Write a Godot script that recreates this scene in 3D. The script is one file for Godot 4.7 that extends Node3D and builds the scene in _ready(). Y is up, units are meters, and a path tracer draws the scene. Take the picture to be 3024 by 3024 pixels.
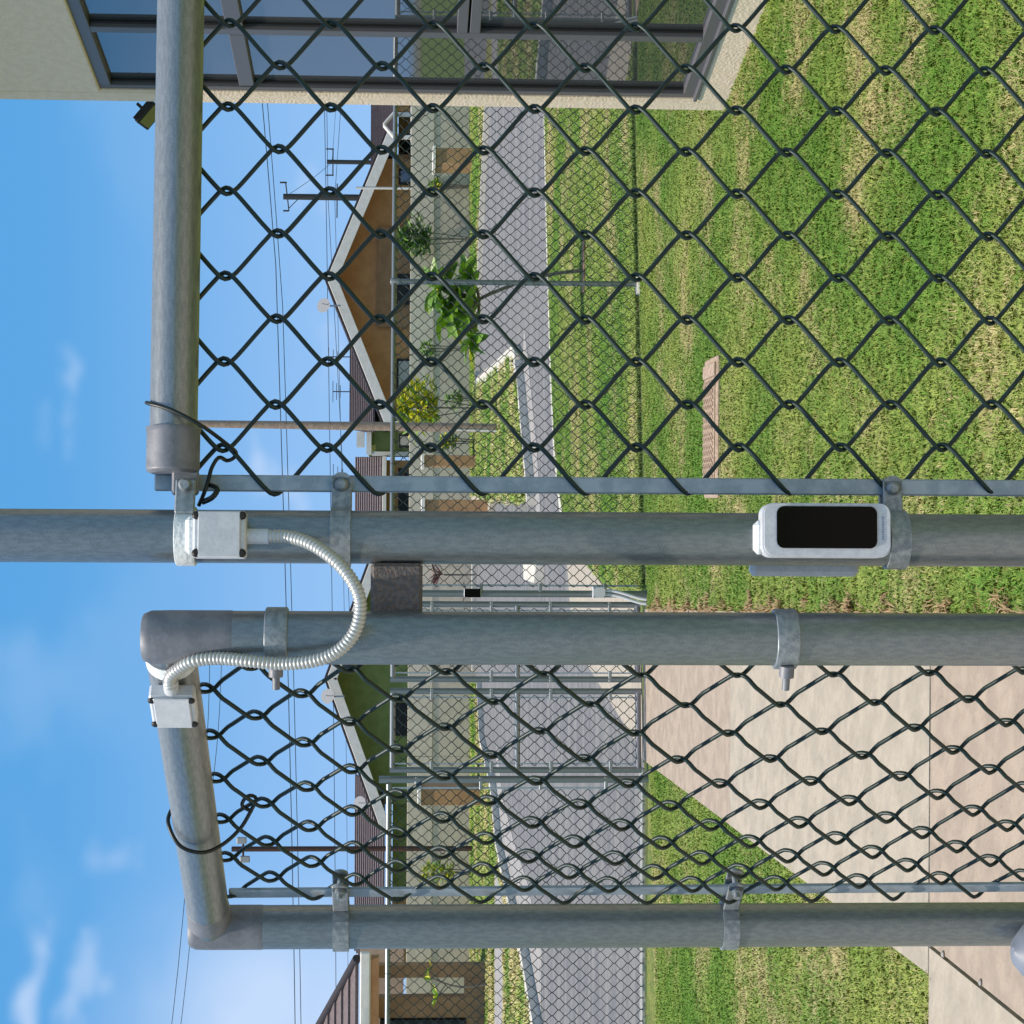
extends Node3D
# A chain-link fence and its open gate in front of a lawn, a street and a row of houses.
# The photograph was taken with the camera on its side, so the camera is rolled by 90 degrees.

var rng := RandomNumberGenerator.new()
var taken := {}
var M := {}

# ------------------------------------------------------------------ naming
func numbered(called: String) -> String:
	if not taken.has(called):
		taken[called] = 0
		return called
	taken[called] += 1
	return "%s_%03d" % [called, taken[called]]

func thing(called: String, label: String, category: String, at := Vector3.ZERO, turn := 0.0, group := "") -> Node3D:
	var o := Node3D.new()
	o.name = numbered(called)
	add_child(o)
	o.position = at
	o.rotation.y = turn
	o.set_meta("label", label)
	o.set_meta("category", category)
	if group != "":
		o.set_meta("group", group)
	return o

func part(called: String, mesh: Mesh, m: Material, parent: Node, at := Vector3.ZERO, turn := Vector3.ZERO) -> MeshInstance3D:
	var o := MeshInstance3D.new()
	o.name = called
	o.mesh = mesh
	o.material_override = m
	parent.add_child(o, true)
	o.position = at
	o.rotation = turn
	return o

func structure(called: String, mesh: Mesh, m: Material) -> MeshInstance3D:
	var o := part(numbered(called), mesh, m, self)
	o.set_meta("kind", "structure")
	return o

# ------------------------------------------------------------------ shapes
func begin() -> SurfaceTool:
	var st := SurfaceTool.new()
	st.begin(Mesh.PRIMITIVE_TRIANGLES)
	return st

func tri(st: SurfaceTool, a: Vector3, b: Vector3, c: Vector3, out: Vector3) -> void:
	var n := (b - a).cross(c - a)
	if n.length_squared() < 1e-18:
		return
	n = n.normalized()
	if n.dot(out) < 0.0:
		n = -n
		var t := b
		b = c
		c = t
	for p in [a, c, b]:
		st.set_uv(Vector2(0.5, 0.5))
		st.set_normal(n)
		st.add_vertex(p)

func quad(st: SurfaceTool, a: Vector3, b: Vector3, c: Vector3, d: Vector3, out: Vector3) -> void:
	tri(st, a, b, c, out)
	tri(st, a, c, d, out)

# a box with chamfered edges
func box(st: SurfaceTool, at: Vector3, size: Vector3, ch := 0.0, bas := Basis.IDENTITY) -> void:
	var h := size * 0.5
	ch = minf(ch, minf(h.x, minf(h.y, h.z)) * 0.9)
	var i := h - Vector3(ch, ch, ch)
	var ax := [Vector3.RIGHT, Vector3.UP, Vector3.BACK]
	for k in 3:
		var u: int = (k + 1) % 3
		var v: int = (k + 2) % 3
		for s in [-1.0, 1.0]:
			var c0: Vector3 = ax[k] * h[k] * s
			var q := []
			for w in [[-1, -1], [1, -1], [1, 1], [-1, 1]]:
				q.append(at + bas * (c0 + ax[u] * i[u] * w[0] + ax[v] * i[v] * w[1]))
			quad(st, q[0], q[1], q[2], q[3], bas * (ax[k] * s))
	if ch <= 0.0:
		return
	for k in 3:
		var u: int = (k + 1) % 3
		var v: int = (k + 2) % 3
		for su in [-1.0, 1.0]:
			for sv in [-1.0, 1.0]:
				var e0: Vector3 = ax[u] * h[u] * su + ax[v] * i[v] * sv
				var e1: Vector3 = ax[u] * i[u] * su + ax[v] * h[v] * sv
				var w0: Vector3 = ax[k] * i[k]
				quad(st, at + bas * (e0 - w0), at + bas * (e0 + w0), at + bas * (e1 + w0), at + bas * (e1 - w0), bas * (ax[u] * su + ax[v] * sv))
	for sx in [-1.0, 1.0]:
		for sy in [-1.0, 1.0]:
			for sz in [-1.0, 1.0]:
				var p0 := Vector3(h.x * sx, i.y * sy, i.z * sz)
				var p1 := Vector3(i.x * sx, h.y * sy, i.z * sz)
				var p2 := Vector3(i.x * sx, i.y * sy, h.z * sz)
				tri(st, at + bas * p0, at + bas * p1, at + bas * p2, bas * Vector3(sx, sy, sz))

func boxm(size: Vector3, ch := 0.0, at := Vector3.ZERO, bas := Basis.IDENTITY) -> ArrayMesh:
	var st := begin()
	box(st, at, size, ch, bas)
	return st.commit()

# a tube along points, one radius or one for each point, with smooth sides and flat caps
func tube(st: SurfaceTool, pts: Array, r, sides := 12, caps := true, vscale := 4.0) -> void:
	var n := pts.size()
	var dirs := []
	for k in n:
		var a: Vector3 = pts[maxi(k - 1, 0)]
		var b: Vector3 = pts[mini(k + 1, n - 1)]
		dirs.append((b - a).normalized())
	var d0: Vector3 = dirs[0]
	var side := d0.cross(Vector3.UP if absf(d0.y) < 0.9 else Vector3.RIGHT).normalized()
	var rings := []
	var norms := []
	var length := 0.0
	var lens := []
	for k in n:
		var d: Vector3 = dirs[k]
		side = (side - d * side.dot(d)).normalized()
		var up := d.cross(side)
		var rk: float = r[k] if r is Array else r
		var ring := []
		var nr := []
		for j in sides + 1:
			var t := TAU * j / sides
			var o := side * cos(t) + up * sin(t)
			ring.append(pts[k] + o * rk)
			nr.append(o)
		rings.append(ring)
		norms.append(nr)
		if k > 0:
			length += (pts[k] - pts[k - 1]).length()
		lens.append(length)
	var slopes := []
	for k in n:
		var lo := maxi(k - 1, 0)
		var hi := mini(k + 1, n - 1)
		slopes.append(clampf((r[hi] - r[lo]) / maxf(lens[hi] - lens[lo], 1e-6), -1.5, 1.5) if r is Array else 0.0)
	for k in n - 1:
		for j in sides:
			var id := [[k, j], [k + 1, j], [k + 1, j + 1], [k, j], [k + 1, j + 1], [k, j + 1]]
			for q in id:
				st.set_normal((norms[q[0]][q[1]] - dirs[q[0]] * slopes[q[0]]).normalized())
				st.set_uv(Vector2(float(q[1]) / sides, lens[q[0]] * vscale))
				st.add_vertex(rings[q[0]][q[1]])
	if caps:
		for e in [0, n - 1]:
			var out: Vector3 = -dirs[0] if e == 0 else dirs[n - 1]
			for j in sides:
				st.set_uv(Vector2(0.5, 0.5))
				tri(st, pts[e], rings[e][j], rings[e][j + 1], out)

func tubem(pts: Array, r, sides := 16, caps := true) -> ArrayMesh:
	var st := begin()
	tube(st, pts, r, sides, caps)
	return st.commit()

# a flat slab over a polygon of (x, z) points
func slab(st: SurfaceTool, poly: PackedVector2Array, top: float, bottom: float) -> void:
	var ids := Geometry2D.triangulate_polygon(poly)
	for k in range(0, ids.size(), 3):
		var a := poly[ids[k]]
		var b := poly[ids[k + 1]]
		var c := poly[ids[k + 2]]
		tri(st, Vector3(a.x, top, a.y), Vector3(b.x, top, b.y), Vector3(c.x, top, c.y), Vector3.UP)
	var mid := 0.0
	for k in poly.size():
		var a := poly[k]
		var b := poly[(k + 1) % poly.size()]
		mid += a.x * b.y - b.x * a.y
	for k in poly.size():
		var a := poly[k]
		var b := poly[(k + 1) % poly.size()]
		var e := b - a
		var out := Vector3(e.y, 0, -e.x) * signf(mid)
		quad(st, Vector3(a.x, top, a.y), Vector3(b.x, top, b.y), Vector3(b.x, bottom, b.y), Vector3(a.x, bottom, a.y), out)

func slabm(poly: Array, top: float, bottom: float) -> ArrayMesh:
	var st := begin()
	slab(st, PackedVector2Array(poly), top, bottom)
	return st.commit()

# a band of constant width along a line on the ground
func bandm(line: Array, width: float, top: float, bottom: float) -> ArrayMesh:
	var left := []
	var right := []
	for k in line.size():
		var a: Vector2 = line[maxi(k - 1, 0)]
		var b: Vector2 = line[mini(k + 1, line.size() - 1)]
		var n := (b - a).normalized().orthogonal()
		left.append(line[k] + n * width * 0.5)
		right.append(line[k] - n * width * 0.5)
	right.reverse()
	return slabm(left + right, top, bottom)

func smooth_line(pts: Array, step: float) -> Array:
	var c := Curve3D.new()
	c.bake_interval = step
	for k in pts.size():
		var a: Vector3 = pts[maxi(k - 1, 0)]
		var b: Vector3 = pts[mini(k + 1, pts.size() - 1)]
		var t := (b - a) / 6.0
		c.add_point(pts[k], -t, t)
	var out := []
	var n := int(c.get_baked_length() / step)
	for k in n + 1:
		out.append(c.sample_baked(c.get_baked_length() * k / n))
	return out

# one woven wire of chain link: a flattened helix hanging down from y = 0
func woven_wire(height: float, half: float, depth: float, pitch: float, phase: float, r: float, sides: int, seg: int, bow := 0.0) -> ArrayMesh:
	var pts := []
	var n := int(ceil(height / pitch * seg))
	for k in n + 1:
		var y := height * k / n
		var t := phase + TAU * y / pitch
		var x := -half * asin(0.93 * sin(t)) / asin(0.93)
		var z := depth * clampf(1.6 * cos(t), -1.0, 1.0) - bow * absf(sin(PI * y / 0.92))
		pts.append(Vector3(x, -y, z))
	return tubem(pts, r, sides, true)

# ------------------------------------------------------------------ materials
func plain(c: Color, rough := 0.8, metal := 0.0, spec := 0.5) -> StandardMaterial3D:
	var m := StandardMaterial3D.new()
	m.albedo_color = c
	m.roughness = rough
	m.metallic = metal
	m.metallic_specular = spec
	return m

func noise_bytes(w: int, h: int, seed_: int, freq: float, oct := 4) -> PackedByteArray:
	var n := FastNoiseLite.new()
	n.seed = seed_
	n.noise_type = FastNoiseLite.TYPE_SIMPLEX_SMOOTH
	n.frequency = freq
	n.fractal_octaves = oct
	var im := n.get_seamless_image(w, h)
	im.convert(Image.FORMAT_L8)
	return im.get_data()

# colour image: a..b by coarse noise, towards c by fine noise; 'long' stretches both along v
func mottle(w: int, seed_: int, a: Color, b: Color, c: Color, f1: float, f2: float, amount := 0.5, long := 1) -> ImageTexture:
	var h := w / long
	var n1 := noise_bytes(w, h, seed_, f1)
	var n2 := noise_bytes(w, h, seed_ + 7, f2, 3)
	var data := PackedByteArray()
	data.resize(w * h * 3)
	for k in w * h:
		var t := smoothstep(0.25, 0.75, n1[k] / 255.0)
		var s := smoothstep(0.45, 0.95, n2[k] / 255.0) * amount
		data[k * 3] = int(255.0 * clampf(lerpf(lerpf(a.r, b.r, t), c.r, s), 0, 1))
		data[k * 3 + 1] = int(255.0 * clampf(lerpf(lerpf(a.g, b.g, t), c.g, s), 0, 1))
		data[k * 3 + 2] = int(255.0 * clampf(lerpf(lerpf(a.b, b.b, t), c.b, s), 0, 1))
	var im := Image.create_from_data(w, h, false, Image.FORMAT_RGB8, data)
	if long > 1:
		im.resize(w, w, Image.INTERPOLATE_CUBIC)
	im.generate_mipmaps()
	return ImageTexture.create_from_image(im)

func relief(w: int, seed_: int, freq: float, strength: float) -> ImageTexture:
	var im := Image.create_from_data(w, w, false, Image.FORMAT_L8, noise_bytes(w, w, seed_, freq, 4))
	im.convert(Image.FORMAT_RGBA8)
	im.bump_map_to_normal_map(strength)
	im.generate_mipmaps()
	return ImageTexture.create_from_image(im)

func surface(tex: Texture2D, metres: float, rough: float, metal := 0.0, bump: Texture2D = null, depth := 1.0) -> StandardMaterial3D:
	var m := plain(Color.WHITE, rough, metal)
	m.albedo_texture = tex
	m.uv1_triplanar = true
	m.uv1_world_triplanar = true
	m.uv1_scale = Vector3.ONE / metres
	if bump:
		m.normal_enabled = true
		m.normal_texture = bump
		m.normal_scale = depth
	return m

func make_materials() -> void:
	var grain := relief(256, 3, 0.05, 6.0)
	var rough_grain := relief(512, 9, 0.06, 10.0)
	# galvanised pipe: the streaks run along the pipe
	var gal := plain(Color.WHITE, 0.38, 0.72)
	gal.albedo_texture = mottle(1024, 11, Color(0.50, 0.52, 0.53), Color(0.55, 0.57, 0.575), Color(0.70, 0.73, 0.73), 0.03, 0.2, 0.6, 2)
	gal.uv1_scale = Vector3(1, 1, 1)
	M.galvanised = gal
	M.zinc_paint = surface(mottle(256, 21, Color(0.45, 0.46, 0.485), Color(0.51, 0.515, 0.535), Color(0.58, 0.59, 0.60), 0.02, 0.08, 0.4), 0.12, 0.55, 0.35)
	M.fitting = surface(mottle(256, 23, Color(0.50, 0.53, 0.55), Color(0.62, 0.64, 0.65), Color(0.70, 0.71, 0.68), 0.03, 0.1, 0.5), 0.07, 0.5, 0.5)
	M.bar = surface(mottle(256, 27, Color(0.58, 0.63, 0.67), Color(0.68, 0.72, 0.75), Color(0.72, 0.75, 0.77), 0.02, 0.1, 0.4), 0.15, 0.5, 0.5)
	M.rusty = surface(mottle(256, 31, Color(0.36, 0.35, 0.36), Color(0.44, 0.42, 0.41), Color(0.48, 0.33, 0.22), 0.03, 0.05, 0.6), 0.05, 0.75, 0.2, grain, 0.6)
	M.wire = plain(Color(0.05, 0.155, 0.14), 0.45)
	M.tie = plain(Color(0.05, 0.09, 0.08), 0.4)
	M.white_plastic = surface(mottle(256, 35, Color(0.77, 0.78, 0.80), Color(0.81, 0.82, 0.83), Color(0.66, 0.65, 0.63), 0.02, 0.07, 0.3), 0.09, 0.38)
	M.white_paint = surface(mottle(256, 33, Color(0.84, 0.86, 0.86), Color(0.90, 0.91, 0.90), Color(0.62, 0.65, 0.66), 0.03, 0.08, 0.35), 0.06, 0.5, 0.0, grain, 0.5)
	M.grey_plastic = plain(Color(0.47, 0.50, 0.55), 0.5)
	M.dark_screw = plain(Color(0.20, 0.19, 0.18), 0.5, 0.5)
	M.black_gloss = plain(Color(0.015, 0.015, 0.02), 0.12, 0.0, 0.25)
	M.mark = plain(Color(0.58, 0.60, 0.66), 0.5)
	M.conduit = plain(Color(0.74, 0.74, 0.72), 0.38, 0.45)
	# ground
	M.soil = surface(mottle(512, 41, Color(0.36, 0.44, 0.18), Color(0.46, 0.50, 0.22), Color(0.58, 0.50, 0.31), 0.01, 0.06, 0.7), 2.2, 0.95, 0.0, rough_grain, 1.0)
	M.far_grass = surface(mottle(512, 43, Color(0.32, 0.44, 0.14), Color(0.42, 0.50, 0.18), Color(0.52, 0.50, 0.24), 0.01, 0.07, 0.7), 3.0, 0.95, 0.0, rough_grain, 1.0)
	M.dry_grass = surface(mottle(512, 45, Color(0.46, 0.50, 0.22), Color(0.60, 0.57, 0.30), Color(0.70, 0.62, 0.38), 0.02, 0.07, 0.7), 2.0, 0.95, 0.0, rough_grain, 1.0)
	M.asphalt = surface(mottle(512, 47, Color(0.40, 0.40, 0.41), Color(0.47, 0.465, 0.46), Color(0.52, 0.51, 0.49), 0.012, 0.1, 0.5), 4.0, 0.9, 0.0, rough_grain, 0.5)
	M.concrete = surface(mottle(1024, 51, Color(0.625, 0.59, 0.53), Color(0.67, 0.63, 0.565), Color(0.56, 0.52, 0.47), 0.007, 0.2, 0.45), 1.6, 0.85, 0.0, grain, 0.35)
	M.concrete_pink = surface(mottle(1024, 53, Color(0.60, 0.545, 0.485), Color(0.65, 0.59, 0.525), Color(0.54, 0.48, 0.43), 0.007, 0.2, 0.45), 1.4, 0.85, 0.0, grain, 0.35)
	M.asphalt.uv1_scale = Vector3(0.07, 0.25, 0.3)
	M.kerb = surface(mottle(256, 55, Color(0.74, 0.72, 0.67), Color(0.80, 0.78, 0.73), Color(0.63, 0.60, 0.55), 0.02, 0.08, 0.5), 1.5, 0.85)
	M.gutter = surface(mottle(256, 57, Color(0.55, 0.54, 0.53), Color(0.62, 0.60, 0.58), Color(0.45, 0.43, 0.42), 0.02, 0.08, 0.5), 1.5, 0.9)
	M.lid = surface(mottle(256, 59, Color(0.60, 0.52, 0.45), Color(0.70, 0.62, 0.54), Color(0.48, 0.42, 0.37), 0.03, 0.1, 0.5), 0.4, 0.9, 0.0, grain, 0.5)
	# buildings
	M.stucco = surface(mottle(512, 61, Color(0.88, 0.80, 0.70), Color(0.91, 0.83, 0.74), Color(0.77, 0.69, 0.60), 0.02, 0.12, 0.45), 0.7, 0.92, 0.0, rough_grain, 0.25)
	M.frame = plain(Color(0.40, 0.39, 0.40), 0.45, 0.25)
	M.frame_dark = plain(Color(0.07, 0.065, 0.065), 0.6)
	var glass := plain(Color(0.53, 0.54, 0.55, 0.92), 0.015, 0.85)
	glass.transparency = BaseMaterial3D.TRANSPARENCY_ALPHA
	M.glass = glass
	M.room = plain(Color(0.25, 0.24, 0.23), 0.9)
	M.block = surface(mottle(512, 63, Color(0.75, 0.70, 0.625), Color(0.79, 0.74, 0.66), Color(0.69, 0.645, 0.57), 0.015, 0.08, 0.5), 3.0, 0.92)
	M.block_light = surface(mottle(512, 65, Color(0.79, 0.74, 0.66), Color(0.83, 0.78, 0.70), Color(0.73, 0.68, 0.60), 0.015, 0.08, 0.5), 3.0, 0.92)
	M.tan_wall = surface(mottle(256, 67, Color(0.76, 0.55, 0.36), Color(0.80, 0.59, 0.39), Color(0.70, 0.50, 0.33), 0.02, 0.1, 0.4), 2.5, 0.9)
	M.brown_wall = surface(mottle(256, 69, Color(0.60, 0.45, 0.32), Color(0.64, 0.49, 0.35), Color(0.54, 0.41, 0.30), 0.02, 0.1, 0.4), 2.5, 0.9)
	M.tan_panel = surface(mottle(256, 68, Color(0.62, 0.48, 0.34), Color(0.66, 0.52, 0.37), Color(0.55, 0.43, 0.31), 0.02, 0.1, 0.4), 2.5, 0.9)
	M.pink_wall = surface(mottle(256, 70, Color(0.70, 0.60, 0.52), Color(0.73, 0.63, 0.55), Color(0.64, 0.55, 0.48), 0.02, 0.1, 0.4), 2.5, 0.9)
	M.olive_wall = surface(mottle(256, 71, Color(0.50, 0.53, 0.30), Color(0.54, 0.57, 0.33), Color(0.46, 0.49, 0.28), 0.02, 0.1, 0.4), 2.5, 0.9)
	M.trim = surface(mottle(256, 72, Color(0.84, 0.82, 0.78), Color(0.87, 0.85, 0.81), Color(0.74, 0.71, 0.66), 0.02, 0.1, 0.3), 1.5, 0.7)
	M.roof = surface(mottle(256, 73, Color(0.40, 0.35, 0.35), Color(0.46, 0.41, 0.40), Color(0.34, 0.29, 0.29), 0.03, 0.1, 0.6), 1.2, 0.9)
	M.roof_edge = plain(Color(0.17, 0.15, 0.17), 0.8)
	M.dark_opening = plain(Color(0.06, 0.05, 0.05), 0.6)
	M.blue_pane = plain(Color(0.30, 0.36, 0.48), 0.05, 0.0, 0.8)
	M.curtain = plain(Color(0.72, 0.71, 0.68), 0.8)
	M.pole_wood = surface(mottle(256, 75, Color(0.58, 0.50, 0.43), Color(0.66, 0.58, 0.51), Color(0.45, 0.37, 0.32), 0.03, 0.08, 0.6), 0.8, 0.9)
	M.pole_rust = surface(mottle(256, 77, Color(0.26, 0.18, 0.15), Color(0.32, 0.22, 0.19), Color(0.20, 0.14, 0.12), 0.03, 0.08, 0.6), 0.6, 0.85)
	M.mulch = surface(mottle(256, 81, Color(0.46, 0.34, 0.26), Color(0.56, 0.44, 0.33), Color(0.34, 0.25, 0.19), 0.05, 0.12, 0.6), 0.3, 0.95)
	M.pole_dark = plain(Color(0.22, 0.21, 0.22), 0.85)
	M.cable = plain(Color(0.10, 0.14, 0.18), 0.7)
	M.dish = plain(Color(0.62, 0.62, 0.62), 0.5)
	M.lamp_black = plain(Color(0.05, 0.05, 0.055), 0.5)
	M.lamp_lens = plain(Color(0.44, 0.45, 0.22), 0.3)
	M.bark = surface(mottle(256, 79, Color(0.42, 0.38, 0.34), Color(0.52, 0.48, 0.43), Color(0.34, 0.30, 0.26), 0.03, 0.1, 0.5), 0.3, 0.9)
	M.leaf = leaf_material(Color(0.38, 0.52, 0.15))
	M.leaf_yellow = leaf_material(Color(0.70, 0.68, 0.14))
	M.leaf_dark = leaf_material(Color(0.22, 0.33, 0.14))
	M.leaf_red = leaf_material(Color(0.28, 0.12, 0.13))
	var g := plain(Color.WHITE, 0.7, 0.0, 0.3)
	g.vertex_color_use_as_albedo = true
	g.cull_mode = BaseMaterial3D.CULL_DISABLED
	g.backlight_enabled = true
	g.backlight = Color(0.26, 0.32, 0.10)
	M.grass = g

func leaf_material(c: Color) -> StandardMaterial3D:
	var m := plain(c, 0.45)
	m.cull_mode = BaseMaterial3D.CULL_DISABLED
	m.backlight_enabled = true
	m.backlight = Color(c.r * 0.7, c.g * 0.75, c.b * 0.4)
	return m

# ------------------------------------------------------------------ sky
func make_sky() -> Sky:
	var w := 2048
	var h := 1024
	var n := FastNoiseLite.new()
	n.seed = 5
	n.frequency = 1.0
	n.fractal_octaves = 5
	n.noise_type = FastNoiseLite.TYPE_SIMPLEX_SMOOTH
	var im := Image.create(w, h, false, Image.FORMAT_RGBF)
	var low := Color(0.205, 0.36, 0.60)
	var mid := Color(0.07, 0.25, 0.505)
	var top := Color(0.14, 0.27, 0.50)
	var ground := Color(0.22, 0.22, 0.16)
	for y in h:
		var el := 90.0 - 180.0 * (y + 0.5) / h
		var c: Color
		if el > 0.0:
			c = low.lerp(mid, smoothstep(0.0, 11.0, el)).lerp(top, smoothstep(9.0, 75.0, el))
		else:
			c = low.lerp(ground, smoothstep(0.0, -1.5, el))
		if el < -1.0:
			for x in w:
				im.set_pixel(x, y, c)
			continue
		for x in w:
			var az := fposmod(360.0 * (x + 0.5) / w + 180.0, 360.0) - 180.0
			var a := deg_to_rad(az)
			# scattered cloud, flatter towards the horizon; the unseen cover overhead is added as fill light; the field closes round the compass
			var ring := Vector3(sin(a), 0, cos(a)) * 6.0 * cos(deg_to_rad(el))
			var v := n.get_noise_3d(ring.x, el * 0.16, ring.z)
			var v2 := n.get_noise_3d(ring.x * 0.35 + 11.0, el * 0.05, ring.z * 0.35)
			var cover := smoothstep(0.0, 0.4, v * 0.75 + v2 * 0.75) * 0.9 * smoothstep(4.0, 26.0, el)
			# thin bank of cloud low in the west
			var bank := smoothstep(-9.5, -14.0, az) * smoothstep(-40.0, -22.0, az) * smoothstep(8.8, 5.0, el + 3.0 * v) * (0.62 + 0.9 * v)
			for p in PUFFS:
				var dx: float = (az - p[0]) / p[2]
				var dy: float = (el - p[1]) / p[3]
				var wob := 1.5 * n.get_noise_3d(az * 0.45, el * 1.1, 3.0)
				cover = maxf(cover, p[4] * smoothstep(1.25, 0.1, sqrt(dx * dx + dy * dy) - wob))
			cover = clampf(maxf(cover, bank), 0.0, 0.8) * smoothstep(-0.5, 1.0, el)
			im.set_pixel(x, y, c.lerp(Color(0.41, 0.50, 0.65).lerp(Color(1.0, 1.0, 1.0), smoothstep(12.0, 30.0, el)), cover))  # cloud above the view whitened to brighten the shaded sides
	var pano := PanoramaSkyMaterial.new()
	pano.panorama = ImageTexture.create_from_image(im)
	var sky := Sky.new()
	sky.sky_material = pano
	return sky

# azimuth, elevation, half width, half height, strength of single small clouds
const PUFFS := [[-11.9, 9.8, 0.9, 0.35, 0.6], [-13.5, 10.1, 1.2, 0.4, 0.65], [-12.6, 8.6, 1.0, 0.5, 0.45], [3.2, 9.3, 1.2, 0.32, 0.32], [2.6, 10.0, 0.8, 0.22, 0.15],
	[1.2, 4.2, 0.9, 0.4, 0.5], [0.3, 3.2, 1.1, 0.4, 0.5], [5.0, 2.2, 1.2, 0.5, 0.3], [9.0, 2.8, 0.8, 0.5, 0.3], [-9.6, 8.0, 0.5, 0.8, 0.25], [-14.5, 8.8, 1.4, 0.6, 0.5]]

# ------------------------------------------------------------------ grass
func tuft_mesh(blades: int, h: float, w: float, spread: float, lean: float) -> ArrayMesh:
	var st := begin()
	for k in blades:
		var a := rng.randf() * TAU
		var root := Vector3(cos(a), 0, sin(a)) * spread * sqrt(rng.randf())
		var b := rng.randf() * TAU
		var dir := Vector3(cos(b), 0, sin(b))
		var side := Vector3(-dir.z, 0, dir.x)
		var hh := h * rng.randf_range(0.55, 1.1)
		var ln := lean * rng.randf_range(0.2, 1.2)
		var p0 := root
		var p1 := root + dir * ln * hh * 0.35 + Vector3.UP * hh * 0.6
		var p2 := root + dir * ln * hh + Vector3.UP * hh * (1.0 - 0.25 * ln)
		var n := (dir * 0.5 + Vector3.UP * 0.8).normalized()
		var s := side * w * 0.5
		var own := rng.randf_range(0.75, 1.2)
		var shade := Color(own, own, own * 0.95)
		for p in [p0 - s, p1 - s * 0.8, p1 + s * 0.8, p0 - s, p1 + s * 0.8, p0 + s, p1 - s * 0.8, p2, p1 + s * 0.8]:
			st.set_normal(n)
			st.set_color(shade)
			st.add_vertex(p)
	return st.commit()

func scatter(called: String, mesh: Mesh, places: Array, tints: Array, m: Material, label: String, category := "grass") -> void:
	var mm := MultiMesh.new()
	mm.transform_format = MultiMesh.TRANSFORM_3D
	mm.use_colors = true
	mm.mesh = mesh
	mm.instance_count = places.size()
	for k in places.size():
		mm.set_instance_transform(k, places[k])
		mm.set_instance_color(k, tints[k])
	var o := MultiMeshInstance3D.new()
	o.name = numbered(called)
	o.multimesh = mm
	o.material_override = m
	add_child(o)
	o.set_meta("kind", "stuff")
	o.set_meta("label", label)
	o.set_meta("category", category)

func grass_tint(n1: FastNoiseLite, n2: FastNoiseLite, x: float, z: float, dry_bias: float) -> Color:
	var a := n1.get_noise_2d(x, z)
	var b := n2.get_noise_2d(x, z)
	var green := Color(0.14, 0.30, 0.04)
	var lime := Color(0.37, 0.45, 0.11)
	var straw := Color(0.66, 0.54, 0.30)
	var c := green.lerp(lime, clampf(0.40 + a * 0.9 + rng.randfn(0.0, 0.30), 0, 1))
	var d := b * 1.2 + a * 0.4 + dry_bias + rng.randfn(0.0, 0.26)
	c = c.lerp(straw, smoothstep(0.16, 0.75, d) * 0.8)
	return c * rng.randf_range(0.75, 1.2)

# x of the two edges of the garden path at depth z
func path_right(z: float) -> float:
	return -0.43 + (z + 8.84) * 0.0446
func path_left(z: float) -> float:
	return -1.405 + (z + 6.22) * 0.036

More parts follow.
